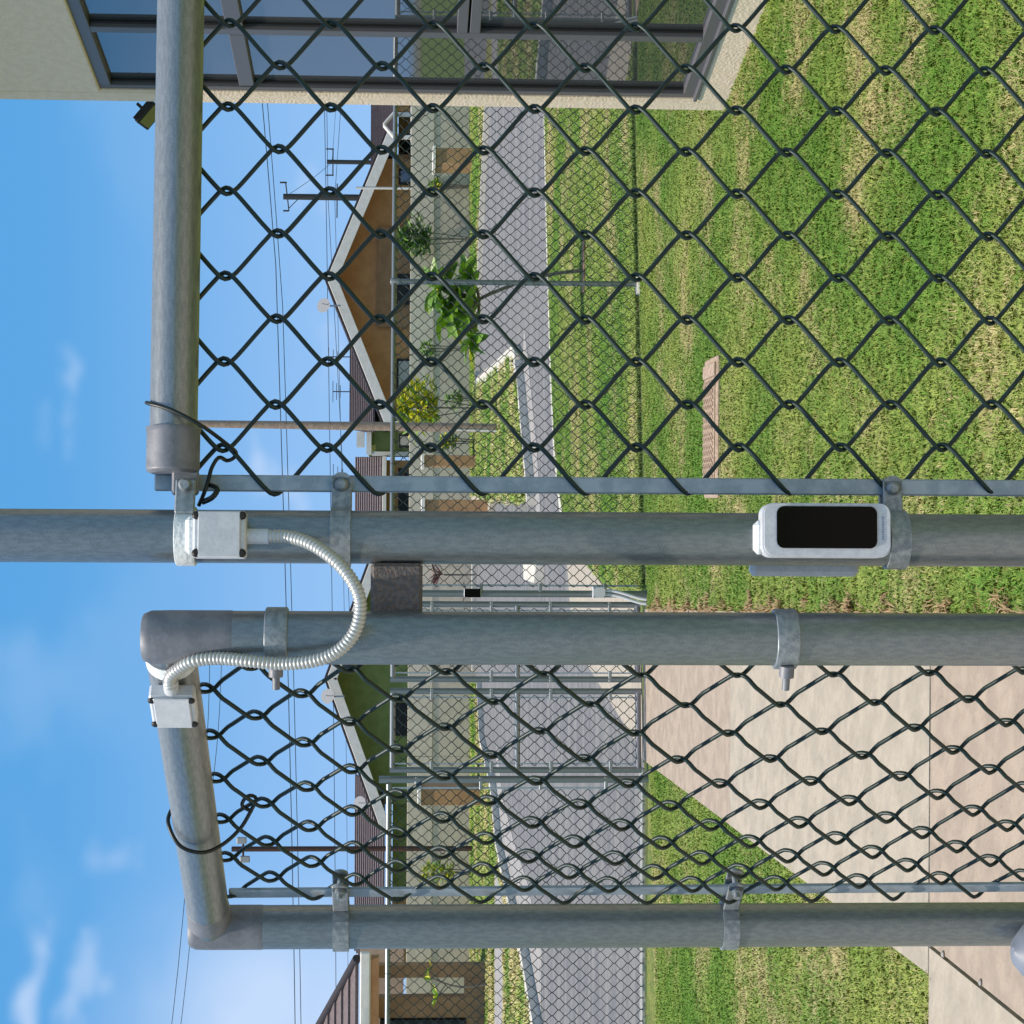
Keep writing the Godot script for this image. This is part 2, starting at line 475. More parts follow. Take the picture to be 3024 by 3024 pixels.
func grow_grass() -> void:
	var n1 := FastNoiseLite.new()
	n1.seed = 12
	n1.frequency = 0.55
	n1.fractal_octaves = 3
	var n2 := FastNoiseLite.new()
	n2.seed = 77
	n2.frequency = 0.9
	n2.fractal_octaves = 4
	var wall_d := Vector2(0.181, 0.983)
	var tufts := []
	var tints := []
	var tries := 210000
	for k in tries:
		var z := -sqrt(rng.randf_range(4.0 * 4.0, 14.9 * 14.9))
		var half := -z * 0.275 + 0.5
		var x := rng.randf_range(-half, half)
		var creep := 0.035 * n2.get_noise_2d(x * 0.4 + 9.0, z * 5.0) + 0.012 * sin(z * 31.0)
		if x > path_left(z) + creep and x < path_right(z) - creep:
			continue
		if z < -13.80 - 0.242 * (x + 0.553):
			continue
		if x < -0.5 and z < -13.72:
			continue
		if x <= path_left(z) + 0.05 and z > -6.19 - 0.03 * n2.get_noise_2d(x * 5.0, 3.0):
			continue
		var q := Vector2(x - 2.073, z + 10.519)
		if q.dot(wall_d) > -0.05 and q.dot(Vector2(-0.983, 0.181)) < 0.0:
			continue
		if x > 0.06 and x < 0.83 and z < -10.55 and z > -11.02:
			continue
		var s := rng.randf_range(0.7, 1.25)
		var b := Basis(Vector3.UP, rng.randf() * TAU).scaled(Vector3(s, s * rng.randf_range(0.7, 1.15), s))
		tufts.append(Transform3D(b, Vector3(x, -0.003, z)))
		var edge := 0.0
		if x < 0.3 and x > path_right(z):
			edge = smoothstep(0.07, 0.0, x - path_right(z)) * 0.2
		tints.append(grass_tint(n1, n2, x, z, edge - 0.02))
	scatter("lawn_grass", tuft_mesh(11, 0.019, 0.0034, 0.026, 1.5), tufts, tints, M.grass, "mown green lawn with straw patches between the two fences")
	# dry runners along the edge of the path
	tufts = []
	tints = []
	for k in 1100:
		var z := rng.randf_range(-13.6, -5.0)
		var clump := maxf(0.0, sin(z * 9.0) + sin(z * 23.0 + 1.0)) * 0.04
		if clump < 0.02 and rng.randf() < 0.8:
			continue
		var x := path_right(z) + rng.randf_range(-0.02 - clump, 0.01 + clump)
		var s := rng.randf_range(0.7, 1.4)
		tufts.append(Transform3D(Basis(Vector3.UP, rng.randf() * TAU).scaled(Vector3(s, s * 0.7, s)), Vector3(x, 0.004, z)))
		tints.append(Color(0.46, 0.33, 0.19).lerp(Color(0.30, 0.20, 0.12), rng.randf()))
	scatter("dry_grass", tuft_mesh(9, 0.04, 0.004, 0.022, 1.5), tufts, tints, M.grass, "dry brown grass runners fraying over the concrete path edge")
	# the verge between the far fence and the street
	tufts = []
	tints = []
	var verge := PackedVector2Array([Vector2(9.0, -25.2), Vector2(4.87, -24.8), Vector2(3.24, -24.15), Vector2(1.62, -23.36), Vector2(0.69, -22.68), Vector2(0.12, -21.75), Vector2(-0.17, -21.1), Vector2(-0.44, -18.4), Vector2(-0.55, -17.0), Vector2(-0.56, -13.98), Vector2(2.8, -14.78), Vector2(9.0, -16.3)])
	while tufts.size() < 62000:
		var p := Vector2(rng.randf_range(-0.7, 7.2), rng.randf_range(-25.2, -13.9))
		if not Geometry2D.is_point_in_polygon(p, verge):
			continue
		if absf(p.x - 2.3) < 0.27 and absf(p.y + 18.9) < 0.16:
			continue
		var s := rng.randf_range(0.8, 1.4)
		tufts.append(Transform3D(Basis(Vector3.UP, rng.randf() * TAU).scaled(Vector3(s, s * 0.8, s)), Vector3(p.x, -0.003, p.y)))
		tints.append(grass_tint(n1, n2, p.x * 0.5 + 40.0, p.y * 0.8, -0.02))
	scatter("verge_grass", tuft_mesh(13, 0.03, 0.0055, 0.045, 1.4), tufts, tints, M.grass, "green grass of the verge beyond the far fence")
	# the verges across the street
	tufts = []
	tints = []
	var right := PackedVector2Array(VERGE_R)
	var left := PackedVector2Array(VERGE_L)
	while tufts.size() < 26000:
		var p := Vector2(rng.randf_range(-16.0, 13.0), rng.randf_range(-58.0, -22.0))
		if not (Geometry2D.is_point_in_polygon(p, right) or Geometry2D.is_point_in_polygon(p, left)):
			continue
		if p.x < -6.4 and p.y > -38.2 and p.y < -34.0:
			continue
		var s := rng.randf_range(2.2, 3.6)
		tufts.append(Transform3D(Basis(Vector3.UP, rng.randf() * TAU).scaled(Vector3(s, s * 0.55, s)), Vector3(p.x, -0.003, p.y)))
		var near_street := 0.30 if p.y > -50.0 else -0.15
		tints.append(grass_tint(n1, n2, p.x * 0.4 - 30.0, p.y * 0.4, near_street))
	scatter("street_grass", tuft_mesh(11, 0.04, 0.006, 0.035, 0.9), tufts, tints, M.grass, "patchy grass strips along the far side of the street")

const VERGE_R := [Vector2(19.0, -47.0), Vector2(11.39, -45.65), Vector2(8.97, -45.92), Vector2(7.13, -48.77), Vector2(4.83, -51.13), Vector2(3.52, -51.30), Vector2(3.10, -51.23), Vector2(2.70, -40.27), Vector2(2.48, -33.72), Vector2(2.42, -32.31), Vector2(2.26, -31.64), Vector2(1.79, -30.65), Vector2(1.28, -29.86), Vector2(0.49, -28.54), Vector2(0.15, -28.11), Vector2(0.27, -41.25), Vector2(0.50, -54.6), Vector2(19.0, -58.3)]
const VERGE_L := [Vector2(-4.08, -48.71), Vector2(-5.23, -46.64), Vector2(-5.44, -40.13), Vector2(-6.15, -37.54), Vector2(-6.28, -33.56), Vector2(-6.26, -29.47), Vector2(-6.56, -26.24), Vector2(-7.29, -21.11), Vector2(-17.65, -21.0), Vector2(-17.65, -51.0), Vector2(-4.51, -53.6)]

# ------------------------------------------------------------------ setting
func build_ground() -> void:
	structure("ground", slabm([Vector2(-300, -400), Vector2(300, -400), Vector2(300, 200), Vector2(-300, 200)], -0.14, -0.2), M.far_grass)
	structure("road", slabm([Vector2(-40, -13.6), Vector2(-40, -60), Vector2(40, -60), Vector2(40, -13.6)], -0.11, -0.13), M.asphalt)
	var lawn := [Vector2(30, -27.5), Vector2(9.63, -25.38), Vector2(4.87, -24.86), Vector2(3.24, -24.24), Vector2(1.62, -23.46), Vector2(0.69, -22.78), Vector2(0.09, -21.84), Vector2(-0.21, -21.22), Vector2(-0.48, -18.40), Vector2(-0.60, -17.02), Vector2(-0.64, -14.25), Vector2(-1.70, -13.95), Vector2(-3.34, -13.87), Vector2(-5.80, -13.74), Vector2(-30, -13.2), Vector2(-30, 30), Vector2(30, 30)]
	structure("lawn", slabm(lawn, -0.004, -0.12), M.soil)
	structure("driveway_apron", slabm([Vector2(-0.21, -21.22), Vector2(-0.97, -20.45), Vector2(-1.34, -18.91), Vector2(-1.50, -16.51), Vector2(-1.62, -14.37), Vector2(-1.71, -13.97), Vector2(-0.64, -14.26), Vector2(-0.605, -17.02), Vector2(-0.485, -18.40)], 0.002, -0.115), M.concrete)
	# kerbs
	structure("kerb", bandm([Vector2(30, -27.45), Vector2(9.63, -25.38), Vector2(4.87, -24.86), Vector2(3.24, -24.24), Vector2(1.62, -23.46), Vector2(0.69, -22.78), Vector2(0.09, -21.84), Vector2(-0.21, -21.26)], 0.16, 0.012, -0.115), M.kerb)
	structure("kerb", bandm([Vector2(-1.75, -13.98), Vector2(-3.34, -13.9), Vector2(-5.80, -13.77), Vector2(-30, -13.23)], 0.17, 0.015, -0.115), M.kerb)
	structure("verge", slabm(VERGE_R, -0.004, -0.12), M.far_grass)
	structure("verge", slabm(VERGE_L, -0.004, -0.12), M.dry_grass)
	var kr := VERGE_R.slice(0, 7)
	structure("kerb", bandm(kr, 0.2, 0.012, -0.115), M.kerb)
	structure("kerb", bandm([Vector2(3.15, -51.2), Vector2(2.72, -40.27), Vector2(2.5, -33.72), Vector2(2.44, -32.31), Vector2(2.27, -31.6)], 0.36, 0.015, -0.115), M.kerb)
	structure("kerb", bandm([Vector2(2.27, -31.6), Vector2(1.79, -30.63), Vector2(1.28, -29.84), Vector2(0.49, -28.52), Vector2(0.15, -28.08)], 0.16, 0.014, -0.115), M.kerb)
	structure("gutter", bandm([Vector2(2.5, -31.3), Vector2(1.9, -30.1), Vector2(1.38, -29.3), Vector2(0.6, -28.0), Vector2(-0.5, -26.9)], 0.7, -0.104, -0.12), M.gutter)
	structure("kerb", bandm(VERGE_L.slice(0, 8), 0.2, 0.014, -0.115), M.kerb)
	structure("gutter", bandm([Vector2(-4.85, -40.1), Vector2(-5.6, -37.4), Vector2(-5.75, -33.5), Vector2(-5.72, -29.4), Vector2(-6.0, -26.2)], 0.8, -0.104, -0.12), M.gutter)
	structure("sidewalk", slabm([Vector2(-6.6, -38.0), Vector2(-17.6, -37.0), Vector2(-17.6, -33.8), Vector2(-6.5, -34.6)], 0.004, -0.1), M.gutter)
	structure("driveway_apron", slabm([Vector2(-0.2, -42.0), Vector2(0.25, -41.2), Vector2(0.48, -54.4), Vector2(-0.9, -54.0)], 0.0, -0.115), M.concrete)
	structure("kerb", bandm([Vector2(-0.98, -53.5), Vector2(-4.1, -52.8)], 0.5, 0.0, -0.115), M.kerb)
	structure("traffic_island", slabm([Vector2(-0.62, -29.2), Vector2(-0.95, -29.0), Vector2(-0.92, -26.5), Vector2(-0.68, -26.1)], 0.0, -0.115), M.kerb)
	# the garden path, slab by slab
	var path := Node3D.new()
	path.name = "garden_path"
	path.set_meta("kind", "structure")
	add_child(path)
	var cuts := [-13.9, -10.1, -6.2]
	for k in 2:
		var a: float = cuts[k] + 0.004
		var b: float = cuts[k + 1] - 0.004
		part("slab", slabm([Vector2(path_left(a), a), Vector2(path_right(a), a), Vector2(path_right(b), b), Vector2(path_left(b), b)], 0.010 + 0.002 * k, -0.05), M.concrete if k == 1 else M.concrete_pink, path)
	part("slab", slabm([Vector2(-1.31, -6.192), Vector2(path_right(-6.2), -6.192), Vector2(path_right(-1.2), -1.2), Vector2(-1.27, -1.2)], 0.011, -0.05), M.concrete_pink, path)
	part("slab", slabm([Vector2(-6.0, -6.192), Vector2(-1.322, -6.192), Vector2(-1.282, -1.2), Vector2(-6.0, -1.2)], 0.012, -0.05), M.concrete, path)
	part("slab", slabm([Vector2(-6.0, -1.192), Vector2(1.6, -1.192), Vector2(1.6, 5.0), Vector2(-6.0, 5.0)], 0.010, -0.05), M.concrete, path)
	var stones := [[-1.305, -6.02, 0.016, "round grey pebble lodged at the upper end of the path joint"], [-1.297, -5.62, 0.015, "round grey pebble sitting further down the path joint"], [-1.12, -5.66, 0.009, "tiny pebble on the open concrete beside the path joint"]]
	for q in stones:
		var r: float = q[2] * 0.7
		var o := thing("pebble", q[3], "pebble", Vector3(q[0], 0.012, q[1]), 0.6)
		part("stone", tubem([Vector3(0, 0, 0), Vector3(0, r * 0.2, 0), Vector3(0, r * 0.55, 0), Vector3(0, r * 0.75, 0)], [r * 0.7, r, r * 0.75, r * 0.2], 9), M.gutter, o)

func build_lid() -> void:
	var t := thing("utility_box_lid", "rough tan concrete utility box lid sunk in the lawn", "utility lid", Vector3(0.45, 0, -10.77))
	part("collar", boxm(Vector3(0.74, 0.06, 0.45), 0.008, Vector3(0, -0.008, 0)), M.lid, t)
	var stud := boxm(Vector3(0.026, 0.010, 0.02), 0.004)
	var cover := part("cover", boxm(Vector3(0.56, 0.02, 0.36), 0.004, Vector3(-0.02, 0.022, 0)), M.lid, t)
	var joined := begin()
	for i in 15:
		for j in 11:
			box(joined, Vector3(-0.26 + i * 0.0345 + 0.012 * (j % 2), 0.034, -0.155 + j * 0.031), Vector3(0.022, 0.012, 0.015), 0.003)
	var s := part("stud_pattern", joined.commit(), M.lid, cover)
	s.set_meta("kind", "stuff")
	part("end_block", boxm(Vector3(0.07, 0.016, 0.4), 0.004, Vector3(0.30, 0.028, 0)), M.lid, t)

# ------------------------------------------------------------------ fences
const PITCH := 0.0938
const HALF := 0.0197

# a clamp round a pipe: a ring and two flat ears, with its bolt
func clamp_band(called: String, parent: Node, y: float, r: float, ear: float, z_ear: float, m: Material, height := 0.018, bolt_side := 1.0) -> MeshInstance3D:
	var st := begin()
	var n := 20
	var ri := r + 0.0005
	var ro := r + 0.0030
	for k in n:
		var a := TAU * k / n
		var b := TAU * (k + 1) / n
		var da := Vector3(cos(a), 0, sin(a))
		var db := Vector3(cos(b), 0, sin(b))
		var u := Vector3.UP * height * 0.5
		quad(st, da * ro - u, db * ro - u, db * ro + u, da * ro + u, da + db)
		quad(st, da * ri + u, db * ri + u, db * ro + u, da * ro + u, Vector3.UP)
		quad(st, da * ri - u, db * ri - u, db * ro - u, da * ro - u, Vector3.DOWN)
	if ear > 0.0:
		for s in [-1.0, 1.0]:
			box(st, Vector3(r * 0.6 + ear * 0.5, 0, z_ear + s * 0.0085), Vector3(ear + r * 0.4, height, 0.0028), 0.001)
			tube(st, [Vector3(r * 0.6 + ear, 0, z_ear + s * 0.0085 - 0.0014), Vector3(r * 0.6 + ear, 0, z_ear + s * 0.0085 + 0.0014)], height * 0.5, 14)
	var o := part(called, st.commit(), m, parent, Vector3(0, y, 0))
	if ear > 0.0:
		var bt := begin()
		var bx := r * 0.6 + ear - 0.003
		tube(bt, [Vector3(bx, 0, z_ear - 0.02 * bolt_side), Vector3(bx, 0, z_ear + 0.0095 * bolt_side)], 0.0032, 10)
		tube(bt, [Vector3(bx, 0, z_ear + 0.0095 * bolt_side), Vector3(bx, 0, z_ear + 0.0125 * bolt_side), Vector3(bx, 0, z_ear + 0.0145 * bolt_side)], [0.0062, 0.0060, 0.0036], 14)
		tube(bt, [Vector3(bx, 0, z_ear - 0.0095 * bolt_side), Vector3(bx, 0, z_ear - 0.0145 * bolt_side)], 0.006, 6)
		part("bolt", bt.commit(), M.fitting, o)
	return o

func near_fence() -> void:
	var t := thing("chain_link_fence", "grey pipe and dark green chain link fence panel close to the camera", "fence", Vector3(-0.0233, 0, -1.838), deg_to_rad(5.5))
	var r := 0.0238
	part("post", tubem([Vector3(0, -0.3, 0), Vector3(0, 0.8, 0), Vector3(0, 1.6, 0), Vector3(0, 2.4, 0)], r, 32), M.galvanised, t)
	part("post_cap", tubem([Vector3(0, 2.4, 0), Vector3(0, 2.415, 0), Vector3(0, 2.43, 0), Vector3(0, 2.436, 0)], [0.0255, 0.0255, 0.018, 0.004], 24), M.fitting, t)
	var far_post := part("post", tubem([Vector3(2.6, -0.3, 0), Vector3(2.6, 1.83, 0)], r, 24), M.galvanised, t)
	part("post_cap", tubem([Vector3(2.6, 1.83, 0), Vector3(2.6, 1.85, 0)], 0.0255, 20), M.fitting, t)
	part("top_rail", tubem([Vector3(0.062, 1.812, 0), Vector3(0.6, 1.812, 0), Vector3(1.2, 1.812, 0), Vector3(2.59, 1.812, 0)], 0.0213, 32), M.galvanised, t)
	part("bottom_rail", tubem([Vector3(0.0, 0.07, -0.01), Vector3(2.6, 0.07, -0.01)], 0.018, 20), M.galvanised, t)
	# the cup that holds the end of the top rail
	var cup := part("rail_cup", tubem([Vector3(0.056, 1.812, 0), Vector3(0.0575, 1.812, 0), Vector3(0.060, 1.812, 0), Vector3(0.092, 1.812, 0), Vector3(0.097, 1.812, 0), Vector3(0.0975, 1.812, 0)], [0.019, 0.0228, 0.0238, 0.0238, 0.0248, 0.0225], 32), M.zinc_paint, t)
	part("cup_ear", boxm(Vector3(0.022, 0.024, 0.005), 0.002, Vector3(0.047, 1.80, 0.006)), M.zinc_paint, cup)
	part("brace_band", band_ring(r, 0.018), M.white_paint, t, Vector3(0, 1.799, 0))
	var arm := part("brace_arm", boxm(Vector3(0.032, 0.018, 0.004), 0.0015, Vector3(0.034, 1.799, 0.016), Basis(Vector3.UP, 0.25)), M.fitting, t)
	var bt := begin()
	tube(bt, [Vector3(0.044, 1.799, -0.01), Vector3(0.044, 1.799, 0.021), Vector3(0.044, 1.799, 0.0235)], [0.006, 0.006, 0.004], 14)
	part("bolt", bt.commit(), M.fitting, arm)
	var zm := -0.016
	part("tension_bar", boxm(Vector3(0.0150, 1.79, 0.005), 0.0012, Vector3(0.0495, 0.935, zm)), M.bar, t)
	for y in [1.662, 1.162, 0.66, 0.2]:
		clamp_band("tension_band", t, y, r, 0.036, zm + 0.002, M.fitting)
	# the woven wires, each hooked into its neighbours
	var top := 1.80
	var meshes := []
	for k in 2:
		meshes.append(woven_wire(1.72, HALF + 0.0030, 0.0046, PITCH, PI / 2.0 - TAU * (top - 1.723) / PITCH + PI * k, 0.0022, 8, 28))
	for k in 64:
		var w := part("wire", meshes[k % 2], M.wire, t, Vector3(0.042 + HALF * (2 * k + 1), top, zm))
		w.rotation.z = 0.008 + rng.randf_range(-0.0006, 0.0006)
	# the tie of black wire round the rail
	var tie := begin()
	tube(tie, smooth_line([Vector3(0.120, 1.833, -0.012), Vector3(0.118, 1.8345, 0.010), Vector3(0.110, 1.812, 0.0245), Vector3(0.096, 1.785, 0.026), Vector3(0.083, 1.765, 0.004), Vector3(0.076, 1.757, -0.014), Vector3(0.070, 1.765, -0.018), Vector3(0.072, 1.772, -0.008), Vector3(0.062, 1.778, -0.004), Vector3(0.052, 1.780, 0.0), Vector3(0.040, 1.783, 0.004), Vector3(0.028, 1.789, -0.004)], 0.003), 0.0019, 8)
	part("tie_wire", tie.commit(), M.tie, t)
	var tie2 := begin()
	tube(tie2, smooth_line([Vector3(0.030, 1.785, 0.006), Vector3(0.034, 1.776, 0.008), Vector3(0.042, 1.772, 0.004), Vector3(0.046, 1.780, -0.002)], 0.003), 0.0026, 8)
	part("tie_wire", tie2.commit(), M.tie, t)
	for x in [0.8, 1.5, 2.2]:
		part("tie_wire", ring_wire(0.0232, 0.0018), M.tie, t, Vector3(x, 1.812, 0))

func band_ring(r: float, height: float) -> ArrayMesh:
	var u := height * 0.5
	return tubem([Vector3(0, -u, 0), Vector3(0, -u + 0.001, 0), Vector3(0, u - 0.001, 0), Vector3(0, u, 0)], [r + 0.0012, r + 0.0026, r + 0.0026, r + 0.0012], 28)

# a loop of wire round a pipe that runs along x
func ring_wire(r: float, w: float) -> ArrayMesh:
	var pts := []
	for k in 25:
		var a := TAU * k / 24.0
		pts.append(Vector3(0.004 * sin(a * 0.5), sin(a) * r, cos(a) * r))
	return tubem(pts, w, 8)

func near_gate() -> void:
	var t := thing("chain_link_gate", "narrow grey pipe gate leaf of green chain link swung open", "gate", Vector3(-0.112, 0, -1.818), deg_to_rad(130.1))
	var len := 0.5216
	var r := 0.0236
	var rt := 0.0222
	part("stile", tubem([Vector3(0, 0.06, 0), Vector3(0, 0.7, 0), Vector3(0, 1.3, 0), Vector3(0, 1.800, 0), Vector3(0, 1.826, 0), Vector3(0, 1.832, 0)], [r, r, r, r, r, r * 0.85], 32), M.galvanised, t)
	part("stile", tubem([Vector3(len, 0.06, 0), Vector3(len, 0.7, 0), Vector3(len, 1.3, 0), Vector3(len, 1.808, 0), Vector3(len, 1.826, 0), Vector3(len, 1.832, 0)], [r, r, r, r, r, r * 0.85], 32), M.galvanised, t)
	# shop-painted welds at the corners and at the hinge
	for x in [0.0, len]:
		part("corner_weld", tubem([Vector3(x, 1.755, 0), Vector3(x, 1.758, 0), Vector3(x, 1.81, 0), Vector3(x, 1.827, 0), Vector3(x, 1.8335, 0), Vector3(x, 1.8345, 0)], [r, r + 0.0004, r + 0.0004, r, r * 0.88, r * 0.8], 32), M.zinc_paint, t)
	part("top_rail", tubem([Vector3(0.005, 1.812, 0), Vector3(0.2, 1.812, 0), Vector3(0.4, 1.812, 0), Vector3(len - 0.005, 1.812, 0)], rt, 32), M.galvanised, t)
	part("corner_weld", tubem([Vector3(0.018, 1.812, 0), Vector3(0.034, 1.812, 0), Vector3(0.035, 1.812, 0)], [rt + 0.0012, rt + 0.0008, rt], 32), M.white_paint, t)
	part("corner_weld", tubem([Vector3(len - 0.018, 1.812, 0), Vector3(len - 0.044, 1.812, 0), Vector3(len - 0.045, 1.812, 0)], [rt + 0.0012, rt + 0.0006, rt], 32), M.zinc_paint, t)
	part("mid_rail", tubem([Vector3(0.005, 0.876, 0), Vector3(len - 0.005, 0.876, 0)], rt, 24), M.galvanised, t)
	part("bottom_rail", tubem([Vector3(0.005, 0.083, 0), Vector3(len - 0.005, 0.083, 0)], rt, 24), M.galvanised, t)
	# hinge: a rusty welded lug and its pin
	part("hinge", boxm(Vector3(0.046, 0.046, 0.022), 0.003, Vector3(-0.0162, 1.612, 0.0426), Basis(Vector3.UP, deg_to_rad(-130.1))), M.rusty, t)
	part("hinge", boxm(Vector3(0.045, 0.046, 0.012), 0.003, Vector3(-0.0162, 0.30, 0.0426), Basis(Vector3.UP, deg_to_rad(-130.1))), M.rusty, t)
	# wires
	var zm := 0.014
	var top := 1.80
	var gp := 0.0887
	var gh := 0.0188
	for k in 12:
		var x := 0.472 - gh * (2 * k + 1)
		var wm := woven_wire(1.70, gh + 0.0034, 0.0068, gp, -PI / 2.0 - TAU * (top - 1.6937) / gp + PI * (k % 2), 0.0021, 8, 28, 0.034 * sin(PI * x / 0.5))
		part("wire", wm, M.wire, t, Vector3(x, top, zm))
	var bar_basis := Basis(Vector3.BACK, -0.009)
	part("tension_bar", boxm(Vector3(0.0150, 1.72, 0.005), 0.0012, Vector3(0.465, 0.93, zm), bar_basis), M.bar, t)
	for y in [1.672, 1.252, 0.62]:
		var b := clamp_band("tension_band", t, y, r, 0.058, -zm, M.fitting, 0.017, -1.0)
		b.position.x = len
		b.rotation.y = PI
	for y in [1.717, 1.266, 0.6]:
		var b := part("tension_band", band_ring(r + 0.0008, 0.020), M.fitting, t, Vector3(0, y, 0))
		var bt := begin()
		tube(bt, [Vector3(0.004, 0, -0.026), Vector3(0.013, 0, -0.032)], [0.0070, 0.0070], 6)
		tube(bt, [Vector3(0.013, 0, -0.032), Vector3(0.023, 0, -0.039)], 0.0034, 10)
		part("bolt", bt.commit(), M.zinc_paint, b)
	# the loop of black wire round the top rail and its twisted tail
	var ring := begin()
	tube(ring, smooth_line([Vector3(0.300, 1.835, 0.012), Vector3(0.302, 1.838, -0.004), Vector3(0.312, 1.826, -0.024), Vector3(0.320, 1.805, -0.0275), Vector3(0.322, 1.786, -0.018), Vector3(0.314, 1.768, -0.004), Vector3(0.302, 1.757, 0.010), Vector3(0.292, 1.752, 0.018), Vector3(0.288, 1.760, 0.018), Vector3(0.296, 1.766, 0.012), Vector3(0.304, 1.756, 0.010)], 0.003), 0.0020, 8)
	part("tie_wire", ring.commit(), M.tie, t)
	# latch housing at the middle of the far stile
	part("latch_housing", tubem([Vector3(len - 0.035, 0.72, -0.052), Vector3(len - 0.035, 0.905, -0.052), Vector3(len - 0.035, 0.925, -0.052), Vector3(len - 0.035, 0.942, -0.052), Vector3(len - 0.036, 0.953, -0.052), Vector3(len - 0.037, 0.957, -0.052)], [0.038, 0.038, 0.036, 0.029, 0.016, 0.004], 32), M.grey_plastic, t)

func screw_at(parent: Node, p: Vector3, m: Material) -> void:
	part("screw", tubem([p, p + Vector3(0, 0, 0.0016), p + Vector3(0, 0, 0.0022)], [0.0038, 0.0034, 0.002], 12), m, parent)

func junction(called: String, label: String, at: Vector3, turn: Vector3, s: Vector3, group: String) -> Node3D:
	var t := thing(called, label, "junction box", at, 0.0, group)
	t.rotation = turn
	part("body", boxm(s, 0.002), M.white_plastic, t)
	part("cover", boxm(Vector3(s.x * 0.97, s.y * 0.80, 0.0022), 0.0008, Vector3(0, 0, s.z * 0.5 + 0.0012)), M.white_plastic, t)
	for sx in [-1.0, 1.0]:
		for sy in [-1.0, 1.0]:
			screw_at(t, Vector3(sx * s.x * 0.40, sy * s.y * 0.43, s.z * 0.5), M.dark_screw)
	return t

func near_fittings() -> void:
	var jb := junction("junction_box", "small white plastic junction box on the upright gate post", Vector3(-0.0215, 1.766, -1.8035), Vector3(0, deg_to_rad(4.0), 0), Vector3(0.041, 0.046, 0.021), "door loop boxes")
	part("caulk", boxm(Vector3(0.034, 0.012, 0.010), 0.004, Vector3(0, 0.0255, -0.009)), M.white_paint, jb)
	part("gland", tubem([Vector3(-0.001, -0.023, -0.002), Vector3(-0.001, -0.042, -0.002)], 0.0068, 20), M.white_plastic, jb)
	var gb := junction("junction_box", "small white plastic junction box on the gate's top rail", Vector3(-0.1745, 1.8105, -1.8480), Vector3(0, deg_to_rad(-49.9), 0), Vector3(0.046, 0.040, 0.015), "door loop boxes")
	gb.rotation.y = deg_to_rad(310.1)
	part("gland", tubem([Vector3(0.023, 0, 0.0), Vector3(0.038, 0, 0.0)], 0.0068, 20), M.white_plastic, gb)
	# flexible conduit with its spiral ribs
	var c := thing("flexible_conduit", "grey ribbed metal conduit looping from post to gate", "conduit")
	var pts := smooth_line([Vector3(-0.0226, 1.7274, -1.8050), Vector3(-0.0229, 1.7062, -1.8010), Vector3(-0.0296, 1.6848, -1.7914), Vector3(-0.0462, 1.6614, -1.7802), Vector3(-0.0666, 1.6465, -1.7745), Vector3(-0.0849, 1.6427, -1.7743), Vector3(-0.1055, 1.6481, -1.7745), Vector3(-0.1217, 1.6631, -1.7773), Vector3(-0.1298, 1.6838, -1.7813), Vector3(-0.1326, 1.7115, -1.7877), Vector3(-0.1305, 1.7391, -1.7890), Vector3(-0.1287, 1.7671, -1.7954), Vector3(-0.1315, 1.7884, -1.7990), Vector3(-0.1390, 1.8019, -1.8072), Vector3(-0.1465, 1.8095, -1.8150), Vector3(-0.1560, 1.8105, -1.8220)], 0.0009)
	var radii := []
	for k in pts.size():
		radii.append(0.0050 + 0.0011 * [0.0, 0.7, 1.0, 0.7][k % 4])
	part("tube", tubem(pts, radii, 14), M.conduit, c)
	# card reader
	var rd := thing("card_reader", "white card reader with a black glass face on the near post", "card reader", Vector3(-0.0150, 1.2335, -1.8020), deg_to_rad(3.0))
	var hs := part("housing", rounded_plate(0.048, 0.114, 0.010, 0.021), M.white_plastic, rd, Vector3(0, 0, -0.012))
	part("bezel", rounded_plate(0.0455, 0.1115, 0.009, 0.003), M.white_plastic, hs, Vector3(0.0005, 0, 0.021))
	part("face", rounded_plate(0.037, 0.089, 0.0065, 0.0016), M.black_gloss, rd, Vector3(0.0025, 0.0005, 0.0118))
	for k in 10:
		part("lettering", boxm(Vector3(0.0015, 0.0022 - 0.0003 * (k % 3), 0.0003), 0.0, Vector3(-0.0075 + k * 0.0021, -0.0495, 0.0121)), M.mark, rd)
	part("back_shell", boxm(Vector3(0.046, 0.100, 0.016), 0.004, Vector3(-0.0160, 0.006, -0.0660)), M.white_plastic, rd)
	part("clamp", boxm(Vector3(0.03, 0.09, 0.006), 0.002, Vector3(-0.004, 0.004, -0.0130)), M.white_paint, rd)
	part("caulk", boxm(Vector3(0.030, 0.010, 0.012), 0.004, Vector3(-0.006, 0.0575, -0.008)), M.white_paint, rd)

func rounded_plate(w: float, h: float, rad: float, thick: float) -> ArrayMesh:
	var rim := []
	for q in [[1, 1, 0.0], [-1, 1, 90.0], [-1, -1, 180.0], [1, -1, 270.0]]:
		for k in 7:
			var a := deg_to_rad(q[2] + 15.0 * k)
			rim.append(Vector3(q[0] * (w * 0.5 - rad) + cos(a) * rad, q[1] * (h * 0.5 - rad) + sin(a) * rad, 0))
	var st := begin()
	var f := Vector3(0, 0, thick)
	for k in rim.size():
		var a: Vector3 = rim[k]
		var b: Vector3 = rim[(k + 1) % rim.size()]
		tri(st, f, a + f, b + f, Vector3.BACK)
		quad(st, a, b, b + f, a + f, a + b)
	return st.commit()

